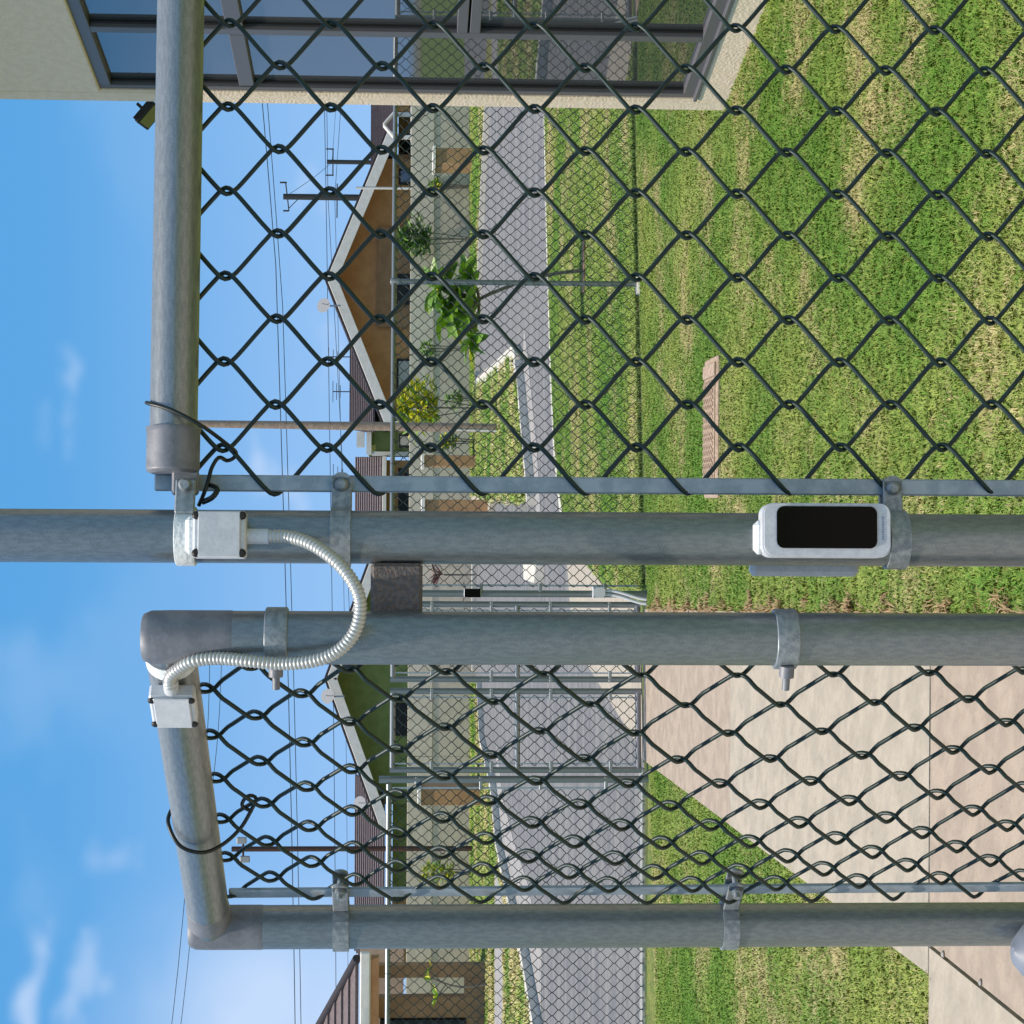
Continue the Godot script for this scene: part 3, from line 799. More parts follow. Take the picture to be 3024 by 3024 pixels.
# chain link too far away to pick its wires apart
func mesh_panel(parent: Node, width: float, top: float, height: float, z: float, x0: float, phase := 0.0) -> void:
	var wire := woven_wire(height, 0.0195 + 0.0018, 0.004, 0.0925, phase, 0.0029, 4, 8)
	var mm := MultiMesh.new()
	mm.transform_format = MultiMesh.TRANSFORM_3D
	mm.mesh = wire
	var n := int(width / 0.039)
	mm.instance_count = n
	for k in n:
		# every other wire is turned half round so that neighbours hook together
		var b := Basis.IDENTITY if k % 2 == 0 else Basis(Vector3.UP, PI)
		mm.set_instance_transform(k, Transform3D(b, Vector3(x0 + 0.039 * (k + 0.5), top, z)))
	var o := MultiMeshInstance3D.new()
	o.name = "chain_link"
	o.multimesh = mm
	o.material_override = M.wire
	parent.add_child(o, true)
	o.set_meta("kind", "stuff")

func far_post(parent: Node, x: float, h: float, r: float) -> void:
	part("post", tubem([Vector3(x, -0.2, 0), Vector3(x, h, 0)], r, 16), M.galvanised, parent)

func far_fences() -> void:
	# right of the far gate
	var t := thing("chain_link_fence", "grey and green chain link fence across the far end of the lawn", "fence", Vector3(-0.553, 0, -13.87), deg_to_rad(13.6))
	far_post(t, 0.0, 1.80, 0.024)
	for x in [2.225, 5.2, 8.2]:
		far_post(t, x, 1.70, 0.019)
		part("post_cap", tubem([Vector3(x, 1.69, 0), Vector3(x, 1.705, 0), Vector3(x, 1.745, 0), Vector3(x, 1.75, 0)], [0.022, 0.024, 0.024, 0.015], 14), M.fitting, t)
		part("footing", tubem([Vector3(x, -0.05, 0), Vector3(x, 0.02, 0)], [0.09, 0.075], 12), M.kerb, t)
	part("top_rail", tubem([Vector3(0.03, 1.725, 0), Vector3(3.0, 1.725, 0), Vector3(8.2, 1.725, 0)], 0.0165, 16), M.galvanised, t)
	for x in [0.9, 1.55, 3.0, 3.75]:
		part("tie_wire", ring_wire(0.0178, 0.0016), M.tie, t, Vector3(x, 1.725, 0))
	part("tension_bar", boxm(Vector3(0.012, 1.66, 0.005), 0.0, Vector3(0.055, 0.88, 0.012)), M.bar, t)
	for y in [1.55, 1.12, 0.72, 0.28]:
		part("tension_band", boxm(Vector3(0.085, 0.022, 0.032), 0.003, Vector3(0.025, y, 0.006)), M.fitting, t)
	mesh_panel(t, 8.1, 1.72, 1.68, 0.012, 0.045)
	# left of the far gate
	var u := thing("chain_link_fence", "grey and green chain link fence left of the far gate beside the road", "fence", Vector3(-1.79, 0, -13.72), deg_to_rad(-0.8))
	far_post(u, 0.0, 1.80, 0.024)
	for x in [-3.0, -6.0]:
		far_post(u, x, 1.70, 0.019)
	part("top_rail", tubem([Vector3(-0.03, 1.735, 0), Vector3(-6.2, 1.735, 0)], 0.0175, 16), M.galvanised, u)
	for x in [-0.75, -1.3, -2.1]:
		part("tie_wire", ring_wire(0.0188, 0.0016), M.tie, u, Vector3(x, 1.735, 0))
	part("tension_bar", boxm(Vector3(0.012, 1.66, 0.005), 0.0, Vector3(-0.055, 0.88, 0.012)), M.bar, u)
	for y in [1.55, 1.12, 0.72, 0.28]:
		part("tension_band", boxm(Vector3(0.085, 0.022, 0.032), 0.003, Vector3(-0.025, y, 0.006)), M.fitting, u)
	mesh_panel(u, 6.1, 1.72, 1.70, 0.012, -6.15)
	# the two leaves of the far gate
	far_leaf(Vector3(-0.625, 0, -13.86), 0.505, "right leaf of the far double gate beside the small card reader")
	far_leaf(Vector3(-1.205, 0, -13.78), 0.525, "left leaf of the far double gate beside the asphalt")
	# what hangs on the far post
	var rd := thing("card_reader", "tiny black card reader on the far gate post", "card reader", Vector3(-0.548, 1.18, -13.835))
	part("housing", boxm(Vector3(0.062, 0.115, 0.03), 0.006), M.white_plastic, rd)
	part("face", boxm(Vector3(0.058, 0.108, 0.004), 0.001, Vector3(0, 0, 0.0175)), M.black_gloss, rd)
	var jb := thing("junction_box", "pale square junction box low on the far gate post", "junction box", Vector3(-0.540, 0.325, -13.83))
	part("body", boxm(Vector3(0.076, 0.086, 0.04), 0.003), M.white_plastic, jb)
	part("cover", boxm(Vector3(0.072, 0.082, 0.004), 0.001, Vector3(0, 0, 0.022)), M.white_plastic, jb)
	for sx in [-1, 1]:
		for sy in [-1, 1]:
			part("screw", boxm(Vector3(0.007, 0.007, 0.003), 0.001, Vector3(sx * 0.03, sy * 0.035, 0.0245)), M.dark_screw, jb)
	for k in 2:
		var c := thing("conduit_pipe", ["white conduit pipe bending down from the pale box to the ground", "lower white conduit pipe running beside its twin under the pale box"][k], "conduit", Vector3.ZERO, 0.0, "conduits under the far box")
		part("pipe", tubem(smooth_line([Vector3(-0.528 - 0.026 * k, 0.285, -13.83), Vector3(-0.535 - 0.028 * k, 0.2, -13.82), Vector3(-0.575 - 0.03 * k, 0.06, -13.80), Vector3(-0.585 - 0.03 * k, 0.005, -13.79)], 0.02), 0.0115, 10), M.white_plastic, c)

func far_leaf(at: Vector3, w: float, label: String) -> void:
	var t := thing("chain_link_gate", "grey pipe %s" % label, "gate", at, deg_to_rad(180.0 + 7.0), "leaves of the far gate")
	for x in [0.0, w]:
		part("stile", tubem([Vector3(x, 0.04, 0), Vector3(x, 1.73, 0)], 0.0205, 16), M.galvanised, t)
	part("top_rail", tubem([Vector3(0.0, 1.712, 0), Vector3(w, 1.712, 0)], 0.019, 14), M.galvanised, t)
	part("mid_rail", tubem([Vector3(0.0, 0.876, 0), Vector3(w, 0.876, 0)], 0.019, 14), M.galvanised, t)
	part("bottom_rail", tubem([Vector3(0.0, 0.062, 0), Vector3(w, 0.062, 0)], 0.020, 14), M.zinc_paint, t)
	for x in [0.042, w - 0.042]:
		part("tension_bar", boxm(Vector3(0.010, 1.62, 0.004), 0.0, Vector3(x, 0.89, -0.012)), M.bar, t)
	for y in [1.45, 1.05, 0.65, 0.25]:
		for x in [0.02, w - 0.02]:
			part("tension_band", boxm(Vector3(0.075, 0.022, 0.03), 0.003, Vector3(x, y, -0.006)), M.fitting, t)
	mesh_panel(t, w - 0.055, 1.71, 1.65, -0.012, 0.028)

# ------------------------------------------------------------------ the building on the right
func office() -> void:
	var t := thing("office_building", "pale stucco building corner with tall bronze framed windows at right", "building")
	t.transform = Transform3D(Basis(Vector3(0.181, 0, 0.983).normalized(), Vector3.UP, Vector3(-0.983, 0, 0.181).normalized()), Vector3(2.073, 0, -10.519))
	# along the wall x runs towards the viewer, z points out of the wall
	var w0 := 0.13
	var w1 := 3.90
	var y0 := 0.155
	var y1 := 3.17
	var top := 4.35
	var st := begin()
	box(st, Vector3(w0 * 0.5, top * 0.5 - 0.1, -0.11), Vector3(w0, top + 0.2, 0.22), 0.014)
	box(st, Vector3((w0 + w1) * 0.5, y0 * 0.5 - 0.1, -0.11), Vector3(w1 - w0 + 0.02, y0 + 0.2, 0.216), 0.01)
	box(st, Vector3((w0 + w1) * 0.5, (y1 + top) * 0.5, -0.11), Vector3(w1 - w0 + 0.02, top - y1, 0.216), 0.006)
	box(st, Vector3((w1 + 8.0) * 0.5, top * 0.5 - 0.1, -0.11), Vector3(8.0 - w1, top + 0.2, 0.22), 0.014)
	box(st, Vector3(0.11, top * 0.5 - 0.1, -3.62), Vector3(0.216, top + 0.2, 6.8), 0.006)
	box(st, Vector3(7.89, top * 0.5 - 0.1, -3.62), Vector3(0.216, top + 0.2, 6.8), 0.006)
	box(st, Vector3(4.0, top * 0.5 - 0.1, -7.13), Vector3(8.0, top + 0.2, 0.22), 0.006)
	part("wall", st.commit(), M.stucco, t)
	part("roof_slab", boxm(Vector3(8.8, 0.22, 8.2), 0.02, Vector3(4.0, top + 0.11, -3.62)), M.stucco, t)
	part("floor_slab", boxm(Vector3(7.5, 0.12, 6.7), 0.0, Vector3(4.0, 0.07, -3.6)), M.room, t)
	# windows
	var fr := part("window_frame", window_bars([[w0, w0 + 0.042, y0, y1], [w1 - 0.055, w1, y0, y1], [w0 + 0.042, w1 - 0.055, y0, y0 + 0.075], [w0 + 0.042, w1 - 0.055, y1 - 0.06, y1], [0.815, 0.875, y0 + 0.075, y1 - 0.06], [2.34, 2.40, y0 + 0.075, y1 - 0.06]], -0.045, 0.05), M.frame, t)
	part("frame_gasket", window_bars([[w0 + 0.043, w0 + 0.055, y0 + 0.075, y1 - 0.06], [0.803, 0.814, y0 + 0.075, y1 - 0.06], [0.876, 0.888, y0 + 0.075, y1 - 0.06]], -0.055, 0.03), M.frame_dark, fr)
	part("window_sill", boxm(Vector3(w1 - w0 - 0.01, 0.02, 0.05), 0.004, Vector3((w0 + w1) * 0.5, y0 + 0.012, -0.018)), M.frame, t)
	for tr in [[w0 + 0.055, 0.803, 2.395, 2.470], [0.875, 2.33, 2.395, 2.475], [2.41, w1 - 0.055, 2.395, 2.475], [0.875, 2.33, 1.285, 1.335], [0.875, 2.33, 1.345, 1.395], [2.41, w1 - 0.055, 1.285, 1.335], [2.41, w1 - 0.055, 1.345, 1.395]]:
		part("transom", window_bars([tr], -0.046, 0.048), M.frame, t)
	for g in [[w0 + 0.05, 0.805, y0 + 0.07, 2.40], [w0 + 0.05, 0.805, 2.465, y1 - 0.055], [0.87, 2.335, y0 + 0.07, 1.29], [0.87, 2.335, 1.39, 2.40], [0.87, 2.335, 2.47, y1 - 0.055], [2.405, w1 - 0.05, y0 + 0.07, 1.29], [2.405, w1 - 0.05, 1.39, 2.40], [2.405, w1 - 0.05, 2.47, y1 - 0.055]]:
		part("pane", boxm(Vector3(g[1] - g[0], g[3] - g[2], 0.006), 0.0, Vector3((g[0] + g[1]) * 0.5, (g[2] + g[3]) * 0.5, -0.058)), M.glass, t)
	# floodlight on the far side of the corner
	var base: Transform3D = t.transform
	var fl := thing("flood_light", "small black finned floodlight on the building corner", "floodlight", base * Vector3(-0.10, 2.95, 0.03))
	fl.transform.basis = Basis.looking_at(Vector3(0.62, 0.62, -0.48), Vector3(0.3, 0.5, 0.8)).scaled(Vector3(0.8, 0.8, 0.8))
	part("housing", boxm(Vector3(0.17, 0.13, 0.035), 0.006), M.lamp_black, fl)
	for k in 5:
		part("fin", boxm(Vector3(0.16, 0.006, 0.03), 0.0, Vector3(0, -0.05 + 0.025 * k, -0.032)), M.lamp_black, fl)
	part("lens", boxm(Vector3(0.14, 0.10, 0.006), 0.002, Vector3(0, 0, 0.019)), M.lamp_lens, fl)
	part("bracket", boxm(Vector3(0.02, 0.02, 0.10), 0.003, Vector3(0.0, 0, -0.09)), M.lamp_black, fl)

func window_bars(list: Array, z: float, depth: float) -> ArrayMesh:
	var st := begin()
	for b in list:
		box(st, Vector3((b[0] + b[1]) * 0.5, (b[2] + b[3]) * 0.5, z), Vector3(b[1] - b[0], b[3] - b[2], depth), 0.003)
	return st.commit()

# ------------------------------------------------------------------ houses across the street
# a roof slope of overlapping tile courses, from the eave line to the ridge line
func roof_slope(parent: Node, e0: Vector3, e1: Vector3, r0: Vector3, r1: Vector3, courses: int) -> void:
	var up := ((r0 + r1) - (e0 + e1)).normalized()
	var along := (e1 - e0).normalized()
	var n := along.cross(up).normalized()
	if n.y < 0:
		n = -n
	for k in courses:
		var a := float(k) / courses
		var b := (k + 1.18) / courses
		var st := begin()
		var p := [e0.lerp(r0, a), e1.lerp(r1, a), e1.lerp(r1, minf(b, 1.0)), e0.lerp(r0, minf(b, 1.0))]
		var lift := [n * 0.075, n * 0.075, n * 0.02, n * 0.02]
		var q := []
		for j in 4:
			q.append(p[j] + lift[j])
		quad(st, q[0], q[1], q[2], q[3], n)
		var dn := -n * 0.07
		quad(st, q[0], q[1], q[1] + dn, q[0] + dn, -up)
		quad(st, q[0], q[3], q[3] + dn * 0.3, q[0] + dn, -along)
		quad(st, q[1], q[2], q[2] + dn * 0.3, q[1] + dn, along)
		part("tile_course", st.commit(), M.roof, parent)

func gable_mesh(x0: float, x1: float, xa: float, base: float, eave: float, apex: float, front: float, back: float) -> ArrayMesh:
	var st := begin()
	var p := [Vector2(x0, base), Vector2(x1, base), Vector2(x1, eave), Vector2(xa, apex), Vector2(x0, eave)]
	for z in [front, back]:
		var o := Vector3(0, 0, 1 if z == front else -1)
		tri(st, Vector3(p[0].x, p[0].y, z), Vector3(p[1].x, p[1].y, z), Vector3(p[2].x, p[2].y, z), o)
		tri(st, Vector3(p[0].x, p[0].y, z), Vector3(p[2].x, p[2].y, z), Vector3(p[4].x, p[4].y, z), o)
		tri(st, Vector3(p[4].x, p[4].y, z), Vector3(p[2].x, p[2].y, z), Vector3(p[3].x, p[3].y, z), o)
	quad(st, Vector3(x0, base, front), Vector3(x0, eave, front), Vector3(x0, eave, back), Vector3(x0, base, back), Vector3.LEFT)
	quad(st, Vector3(x1, base, front), Vector3(x1, eave, front), Vector3(x1, eave, back), Vector3(x1, base, back), Vector3.RIGHT)
	return st.commit()

# a beam between two points
func beam(a: Vector3, b: Vector3, h: float, d: float) -> ArrayMesh:
	var x := (b - a).normalized()
	var z := Vector3.BACK
	var y := z.cross(x).normalized()
	return boxm(Vector3((b - a).length(), h, d), 0.01, (a + b) * 0.5, Basis(x, y, z))

func house_window(parent: Node, x0: float, x1: float, y0: float, y1: float, z: float, pane_m: Material) -> void:
	var w := part("window", boxm(Vector3(x1 - x0, y1 - y0, 0.08), 0.01, Vector3((x0 + x1) * 0.5, (y0 + y1) * 0.5, z)), M.dark_opening, parent)
	part("pane", boxm(Vector3(x1 - x0 - 0.16, y1 - y0 - 0.12, 0.02), 0.0, Vector3((x0 + x1) * 0.5, (y0 + y1) * 0.5, z + 0.046)), pane_m, w)

func gable_house(called: String, label: String, x0: float, x1: float, eave: float, apex: float, front: float, back: float, wall_m: Material) -> Node3D:
	var t := thing(called, label, "house")
	var xa := (x0 + x1) * 0.5
	part("wall", gable_mesh(x0 + 0.6, x1 - 0.6, xa, -0.12, eave + 0.12, apex - 0.12, front - 1.2, back), wall_m, t)
	for s in [[x0, xa], [x1, xa]]:
		var e := Vector3(s[0], eave, 0)
		var a := Vector3(s[1], apex, 0)
		var roof := part("roof", beam(Vector3(e.x, e.y + 0.03, (front + back) * 0.5), Vector3(a.x, a.y + 0.03, (front + back) * 0.5), 0.10, front - back), M.roof_edge, t)
		part("fascia", beam(Vector3(e.x, e.y - 0.16, front + 0.03), Vector3(a.x, a.y - 0.16, front + 0.03), 0.30, 0.05), M.trim, roof)
		part("soffit", beam(Vector3(e.x, e.y - 0.13, front - 0.6), Vector3(a.x, a.y - 0.13, front - 0.6), 0.05, 1.15), wall_m, roof)
	return t

func dish(label: String, at: Vector3, d: float) -> void:
	var t := thing("satellite_dish", label, "satellite dish", at, 0.0, "satellite dishes on the roofs")
	var pts := []
	var rad := []
	for k in 6:
		pts.append(Vector3(0, 0, 0.09 * d * pow(k / 5.0, 2.0)))
		rad.append(maxf(0.02, d * 0.5 * k / 5.0))
	t.rotation = Vector3(-0.5, 0.2, 0)
	part("reflector", tubem(pts, rad, 20), M.dish, t)
	part("feed_arm", tubem([Vector3(0, -d * 0.4, 0), Vector3(0, -d * 0.1, d * 0.5)], 0.012, 6), M.dish, t)
	part("mast", tubem([Vector3(0, 0, -0.02), Vector3(0, -d * 0.3, -d * 0.2), Vector3(0, -d * 1.0, -d * 0.45)], 0.025, 8), M.dish, t)

func antenna(label: String, at: Vector3, h: float, w: float) -> void:
	var t := thing("tv_antenna", label, "antenna", at, 0.0, "thin aerials on the roofs")
	part("mast", tubem([Vector3.ZERO, Vector3(0, h, 0)], 0.02, 6), M.pole_dark, t)
	for k in 3:
		var y := h * (0.98 - 0.2 * k)
		part("rod", tubem([Vector3(-w * (1.0 - 0.2 * k), y, 0), Vector3(w * (1.0 - 0.2 * k), y, 0)], 0.012, 6), M.pole_dark, t)

func houses() -> void:
	# tan house with the wide gable
	var a := gable_house("gable_house", "tan house with a wide white-edged gable right of centre", 2.55, 11.45, 2.36, 4.16, -62.1, -72.0, M.tan_wall)
	part("shade_panel", boxm(Vector3(3.1, 2.6, 0.1), 0.0, Vector3(7.2, 1.35, -63.24)), M.brown_wall, a)  # flat panel before the wall, the recess shade put into its darker brown
	house_window(a, 10.05, 10.55, 1.2, 2.02, -63.25, M.blue_pane)
	house_window(a, 6.35, 7.3, 1.0, 2.05, -63.18, M.dark_opening)
	house_window(a, 3.75, 4.7, 1.0, 2.05, -63.25, M.curtain)
	part("downpipe", tubem([Vector3(9.76, 0.0, -62.06), Vector3(9.75, 3.3, -62.06)], 0.04, 8), M.trim, a)
	roof_slope(a, Vector3(2.45, 2.72, -64.0), Vector3(6.2, 2.72, -64.0), Vector3(2.7, 3.62, -68.2), Vector3(6.2, 3.62, -68.2), 14)
	part("roof_back", boxm(Vector3(3.6, 0.1, 5.9), 0.0, Vector3(4.5, 2.98, -71.0), Basis(Vector3.RIGHT, -0.21)), M.roof, a)
	# lower roofed wing to its right
	var c := thing("carport", "low brown roofed carport beside the tan gable house", "carport", Vector3.ZERO)
	roof_slope(c, Vector3(10.6, 2.12, -63.6), Vector3(19.0, 2.12, -63.6), Vector3(10.6, 3.0, -70.0), Vector3(19.0, 3.0, -70.0), 16)
	part("wall", boxm(Vector3(8.0, 2.2, 0.2), 0.0, Vector3(15.0, 0.98, -69.0)), M.tan_wall, c)
	for x in [11.0, 12.5, 15.0, 18.5]:
		part("post", boxm(Vector3(0.16, 2.25, 0.16), 0.01, Vector3(x, 1.0, -63.9)), M.tan_wall, c)
	house_window(c, 12.0, 12.7, 0.9, 2.0, -68.85, M.dark_opening)
	var ped := part("pediment", beam(Vector3(11.0, 2.13, -60.6), Vector3(11.38, 2.46, -60.6), 0.06, 0.4), M.trim, c)
	part("pediment_edge", beam(Vector3(11.38, 2.46, -60.6), Vector3(11.76, 2.13, -60.6), 0.06, 0.4), M.trim, ped)
	part("pediment_post", boxm(Vector3(0.12, 2.2, 0.12), 0.01, Vector3(11.05, 1.0, -60.7)), M.trim, ped)
	part("pediment_post", boxm(Vector3(0.12, 2.2, 0.12), 0.01, Vector3(11.72, 1.0, -60.7)), M.trim, ped)
	var van := thing("parked_car", "grey car roof showing under the carport above the wall", "car", Vector3(11.6, -0.12, -62.6), 0.3)
	car(van)
	# olive and brown house behind the wooden pole
	var m := thing("low_house", "brown roofed house with an olive end wall behind the wooden pole", "house")
	roof_slope(m, Vector3(-0.9, 2.5, -66.0), Vector3(1.75, 2.5, -66.0), Vector3(-0.9, 3.48, -70.2), Vector3(1.85, 3.48, -70.2), 12)
	part("gutter", boxm(Vector3(2.7, 0.13, 0.1), 0.01, Vector3(0.42, 2.44, -65.95)), M.trim, m)
	part("wall", boxm(Vector3(2.5, 2.5, 4.0), 0.0, Vector3(0.4, 1.15, -68.4)), M.tan_wall, m)
	part("end_wall", boxm(Vector3(0.75, 3.1, 3.5), 0.0, Vector3(2.22, 1.45, -68.0)), M.olive_wall, m)
	part("trim_board", boxm(Vector3(0.80, 0.16, 0.1), 0.0, Vector3(2.22, 2.95, -66.15)), M.trim, m)
	part("trim_board", boxm(Vector3(0.14, 2.9, 0.1), 0.0, Vector3(1.85, 1.4, -66.17)), M.trim, m)
	part("gable_cap", boxm(Vector3(0.5, 0.25, 0.2), 0.0, Vector3(2.3, 3.22, -66.2)), M.trim, m)
	house_window(m, 2.05, 2.5, 1.55, 2.0, -66.22, M.curtain)
	house_window(m, -0.3, 1.4, 1.2, 2.0, -66.36, M.dark_opening)
	# green gable house
	var g := gable_house("gable_house", "olive green house with a white-edged gable beyond the far gate", -9.62, -0.5, 2.44, 4.1, -62.1, -72.0, M.olive_wall)
	house_window(g, -4.4, -3.4, 1.2, 2.05, -63.25, M.dark_opening)
	house_window(g, -6.9, -5.9, 1.2, 2.05, -63.25, M.dark_opening)
	roof_slope(g, Vector3(-14.5, 2.32, -62.9), Vector3(-8.6, 2.32, -62.9), Vector3(-14.5, 3.37, -68.2), Vector3(-8.7, 3.37, -68.2), 14)
	part("gutter", boxm(Vector3(5.8, 0.16, 0.12), 0.01, Vector3(-11.5, 2.2, -62.9)), M.trim, g)
	part("wing_wall", boxm(Vector3(3.6, 2.2, 4.5), 0.0, Vector3(-10.4, 1.0, -66.0)), M.olive_wall, g)
	part("wing_door", boxm(Vector3(2.4, 2.2, 0.1), 0.0, Vector3(-13.2, 1.0, -63.6)), M.tan_wall, g)
	dish("grey satellite dish on the ridge of the olive gable house", Vector3(-5.55, 4.03, -61.6), 0.45)
	dish("white satellite dish low on the olive house roof edge", Vector3(-8.75, 3.05, -61.6), 0.42)
	dish("grey satellite dish on the ridge of the tan gable house", Vector3(6.15, 4.22, -61.7), 0.45)
	# the brown pavilion at the left
	var p := thing("brown_house", "brown house with open bays and tiled roof at far left", "house")
	roof_slope(p, Vector3(-16.0, 2.58, -41.2), Vector3(-8.9, 2.58, -41.2), Vector3(-16.0, 4.6, -47.0), Vector3(-13.6, 4.6, -47.0), 13)
	part("gutter", boxm(Vector3(7.2, 0.2, 0.14), 0.02, Vector3(-12.4, 2.45, -41.05)), M.trim, p)
	part("hip_ridge", tubem([Vector3(-8.95, 2.62, -41.15), Vector3(-13.6, 4.66, -47.0)], 0.09, 8), M.roof_edge, p)
	part("fascia_beam", boxm(Vector3(7.0, 0.16, 0.14), 0.0, Vector3(-12.42, 2.26, -41.3)), M.brown_wall, p)
	for q in [[-9.48, -9.22, -0.1, 2.2], [-10.30, -9.87, -0.1, 2.2], [-9.87, -9.48, -0.1, 0.45], [-14.5, -11.2, -0.1, 2.2], [-11.2, -10.30, -0.1, 0.42]]:
		part("pier", boxm(Vector3(q[1] - q[0], q[3] - q[2], 0.3), 0.01, Vector3((q[0] + q[1]) * 0.5, (q[2] + q[3]) * 0.5, -41.9)), M.brown_wall, p)
	part("window_frame", window_bars([[-11.2, -10.32, 2.05, 2.16], [-10.44, -10.32, 0.42, 2.05]], -41.8, 0.25), M.dark_opening, p)
	part("side_wall", boxm(Vector3(3.2, 1.0, 0.12), 0.0, Vector3(-10.9, 2.2, -47.5)), M.pink_wall, p)
	antenna("short dark aerial above the tan house roof", Vector3(3.95, 3.6, -68.1), 0.6, 0.35)
	antenna("short dark aerial above the brown roof by the wooden pole", Vector3(1.2, 3.5, -70.1), 0.75, 0.4)
	antenna("thin aerial left of the tan gable's peak", Vector3(5.1, 3.6, -68.1), 0.75, 0.3)

func car(t: Node3D) -> void:
	var st := begin()
	box(st, Vector3(0, 0.75, 0), Vector3(1.75, 0.7, 4.2), 0.18)
	part("body", st.commit(), M.dish, t)
	part("cabin", boxm(Vector3(1.5, 0.75, 2.6), 0.22, Vector3(0, 1.42, -0.2)), M.dish, t)
	part("windscreen", boxm(Vector3(1.3, 0.42, 0.06), 0.02, Vector3(0, 1.42, 1.1)), M.dark_opening, t)
	for x in [-0.8, 0.8]:
		for z in [-1.3, 1.3]:
			part("wheel", tubem([Vector3(x - 0.1, 0.42, z), Vector3(x + 0.1, 0.42, z)], 0.32, 16), M.lamp_black, t)

func street_walls() -> void:
	# the boundary wall runs the length of the far side of the street, in bays
	var dir := Vector3(1, 0, -0.2).normalized()
	var turn := atan2(0.2, 1.0)
	var t := thing("boundary_wall", "long grey block wall with a paler top band across the street", "wall", Vector3(0.5, 0, -54.72), turn)
	var cuts := [-19.0, -13.0, -7.0, -2.0, 1.9, 6.6, 12.0, 18.5, 25.0]
	for k in cuts.size() - 1:
		var x0: float = cuts[k] + 0.012
		var x1: float = cuts[k + 1] - 0.012
		var b := part("wall_bay", boxm(Vector3(x1 - x0, 1.12, 0.20), 0.006, Vector3((x0 + x1) * 0.5, 0.44, 0)), M.block, t)
		part("top_band", boxm(Vector3(x1 - x0, 0.645, 0.24), 0.008, Vector3((x0 + x1) * 0.5, 1.3225, 0)), M.block_light, b)
		part("mortar_joint", boxm(Vector3(0.024, 1.60, 0.16), 0.0, Vector3(cuts[k + 1], 0.72, 0)), M.trim, b)
	var posts := [[9.35, -53.9, 0.40, 0.99, "short tan pillar at the wall below the carport"], [1.24, -50.0, 0.27, 1.27, "tan pillar with a pale cap beside the wooden pole"], [0.10, -42.6, 0.30, 1.30, "tan pillar with a pale cap half hidden behind the near post"], [-6.27, -45.0, 0.34, 1.33, "tan pillar with a pale cap seen through the open gate"]]
	for q in posts:
		var g := thing("gate_pillar", q[4], "pillar", Vector3(q[0], -0.1, q[1]), 0.0, "tan pillars along the street")
		part("shaft", boxm(Vector3(q[2], q[3] + 0.1, 1.6), 0.01, Vector3(0, (q[3] + 0.1) * 0.5, -0.8)), M.tan_panel, g)
		part("cap", boxm(Vector3(q[2] + 0.1, 0.08, 1.7), 0.01, Vector3(0, q[3] + 0.14, -0.8)), M.trim, g)

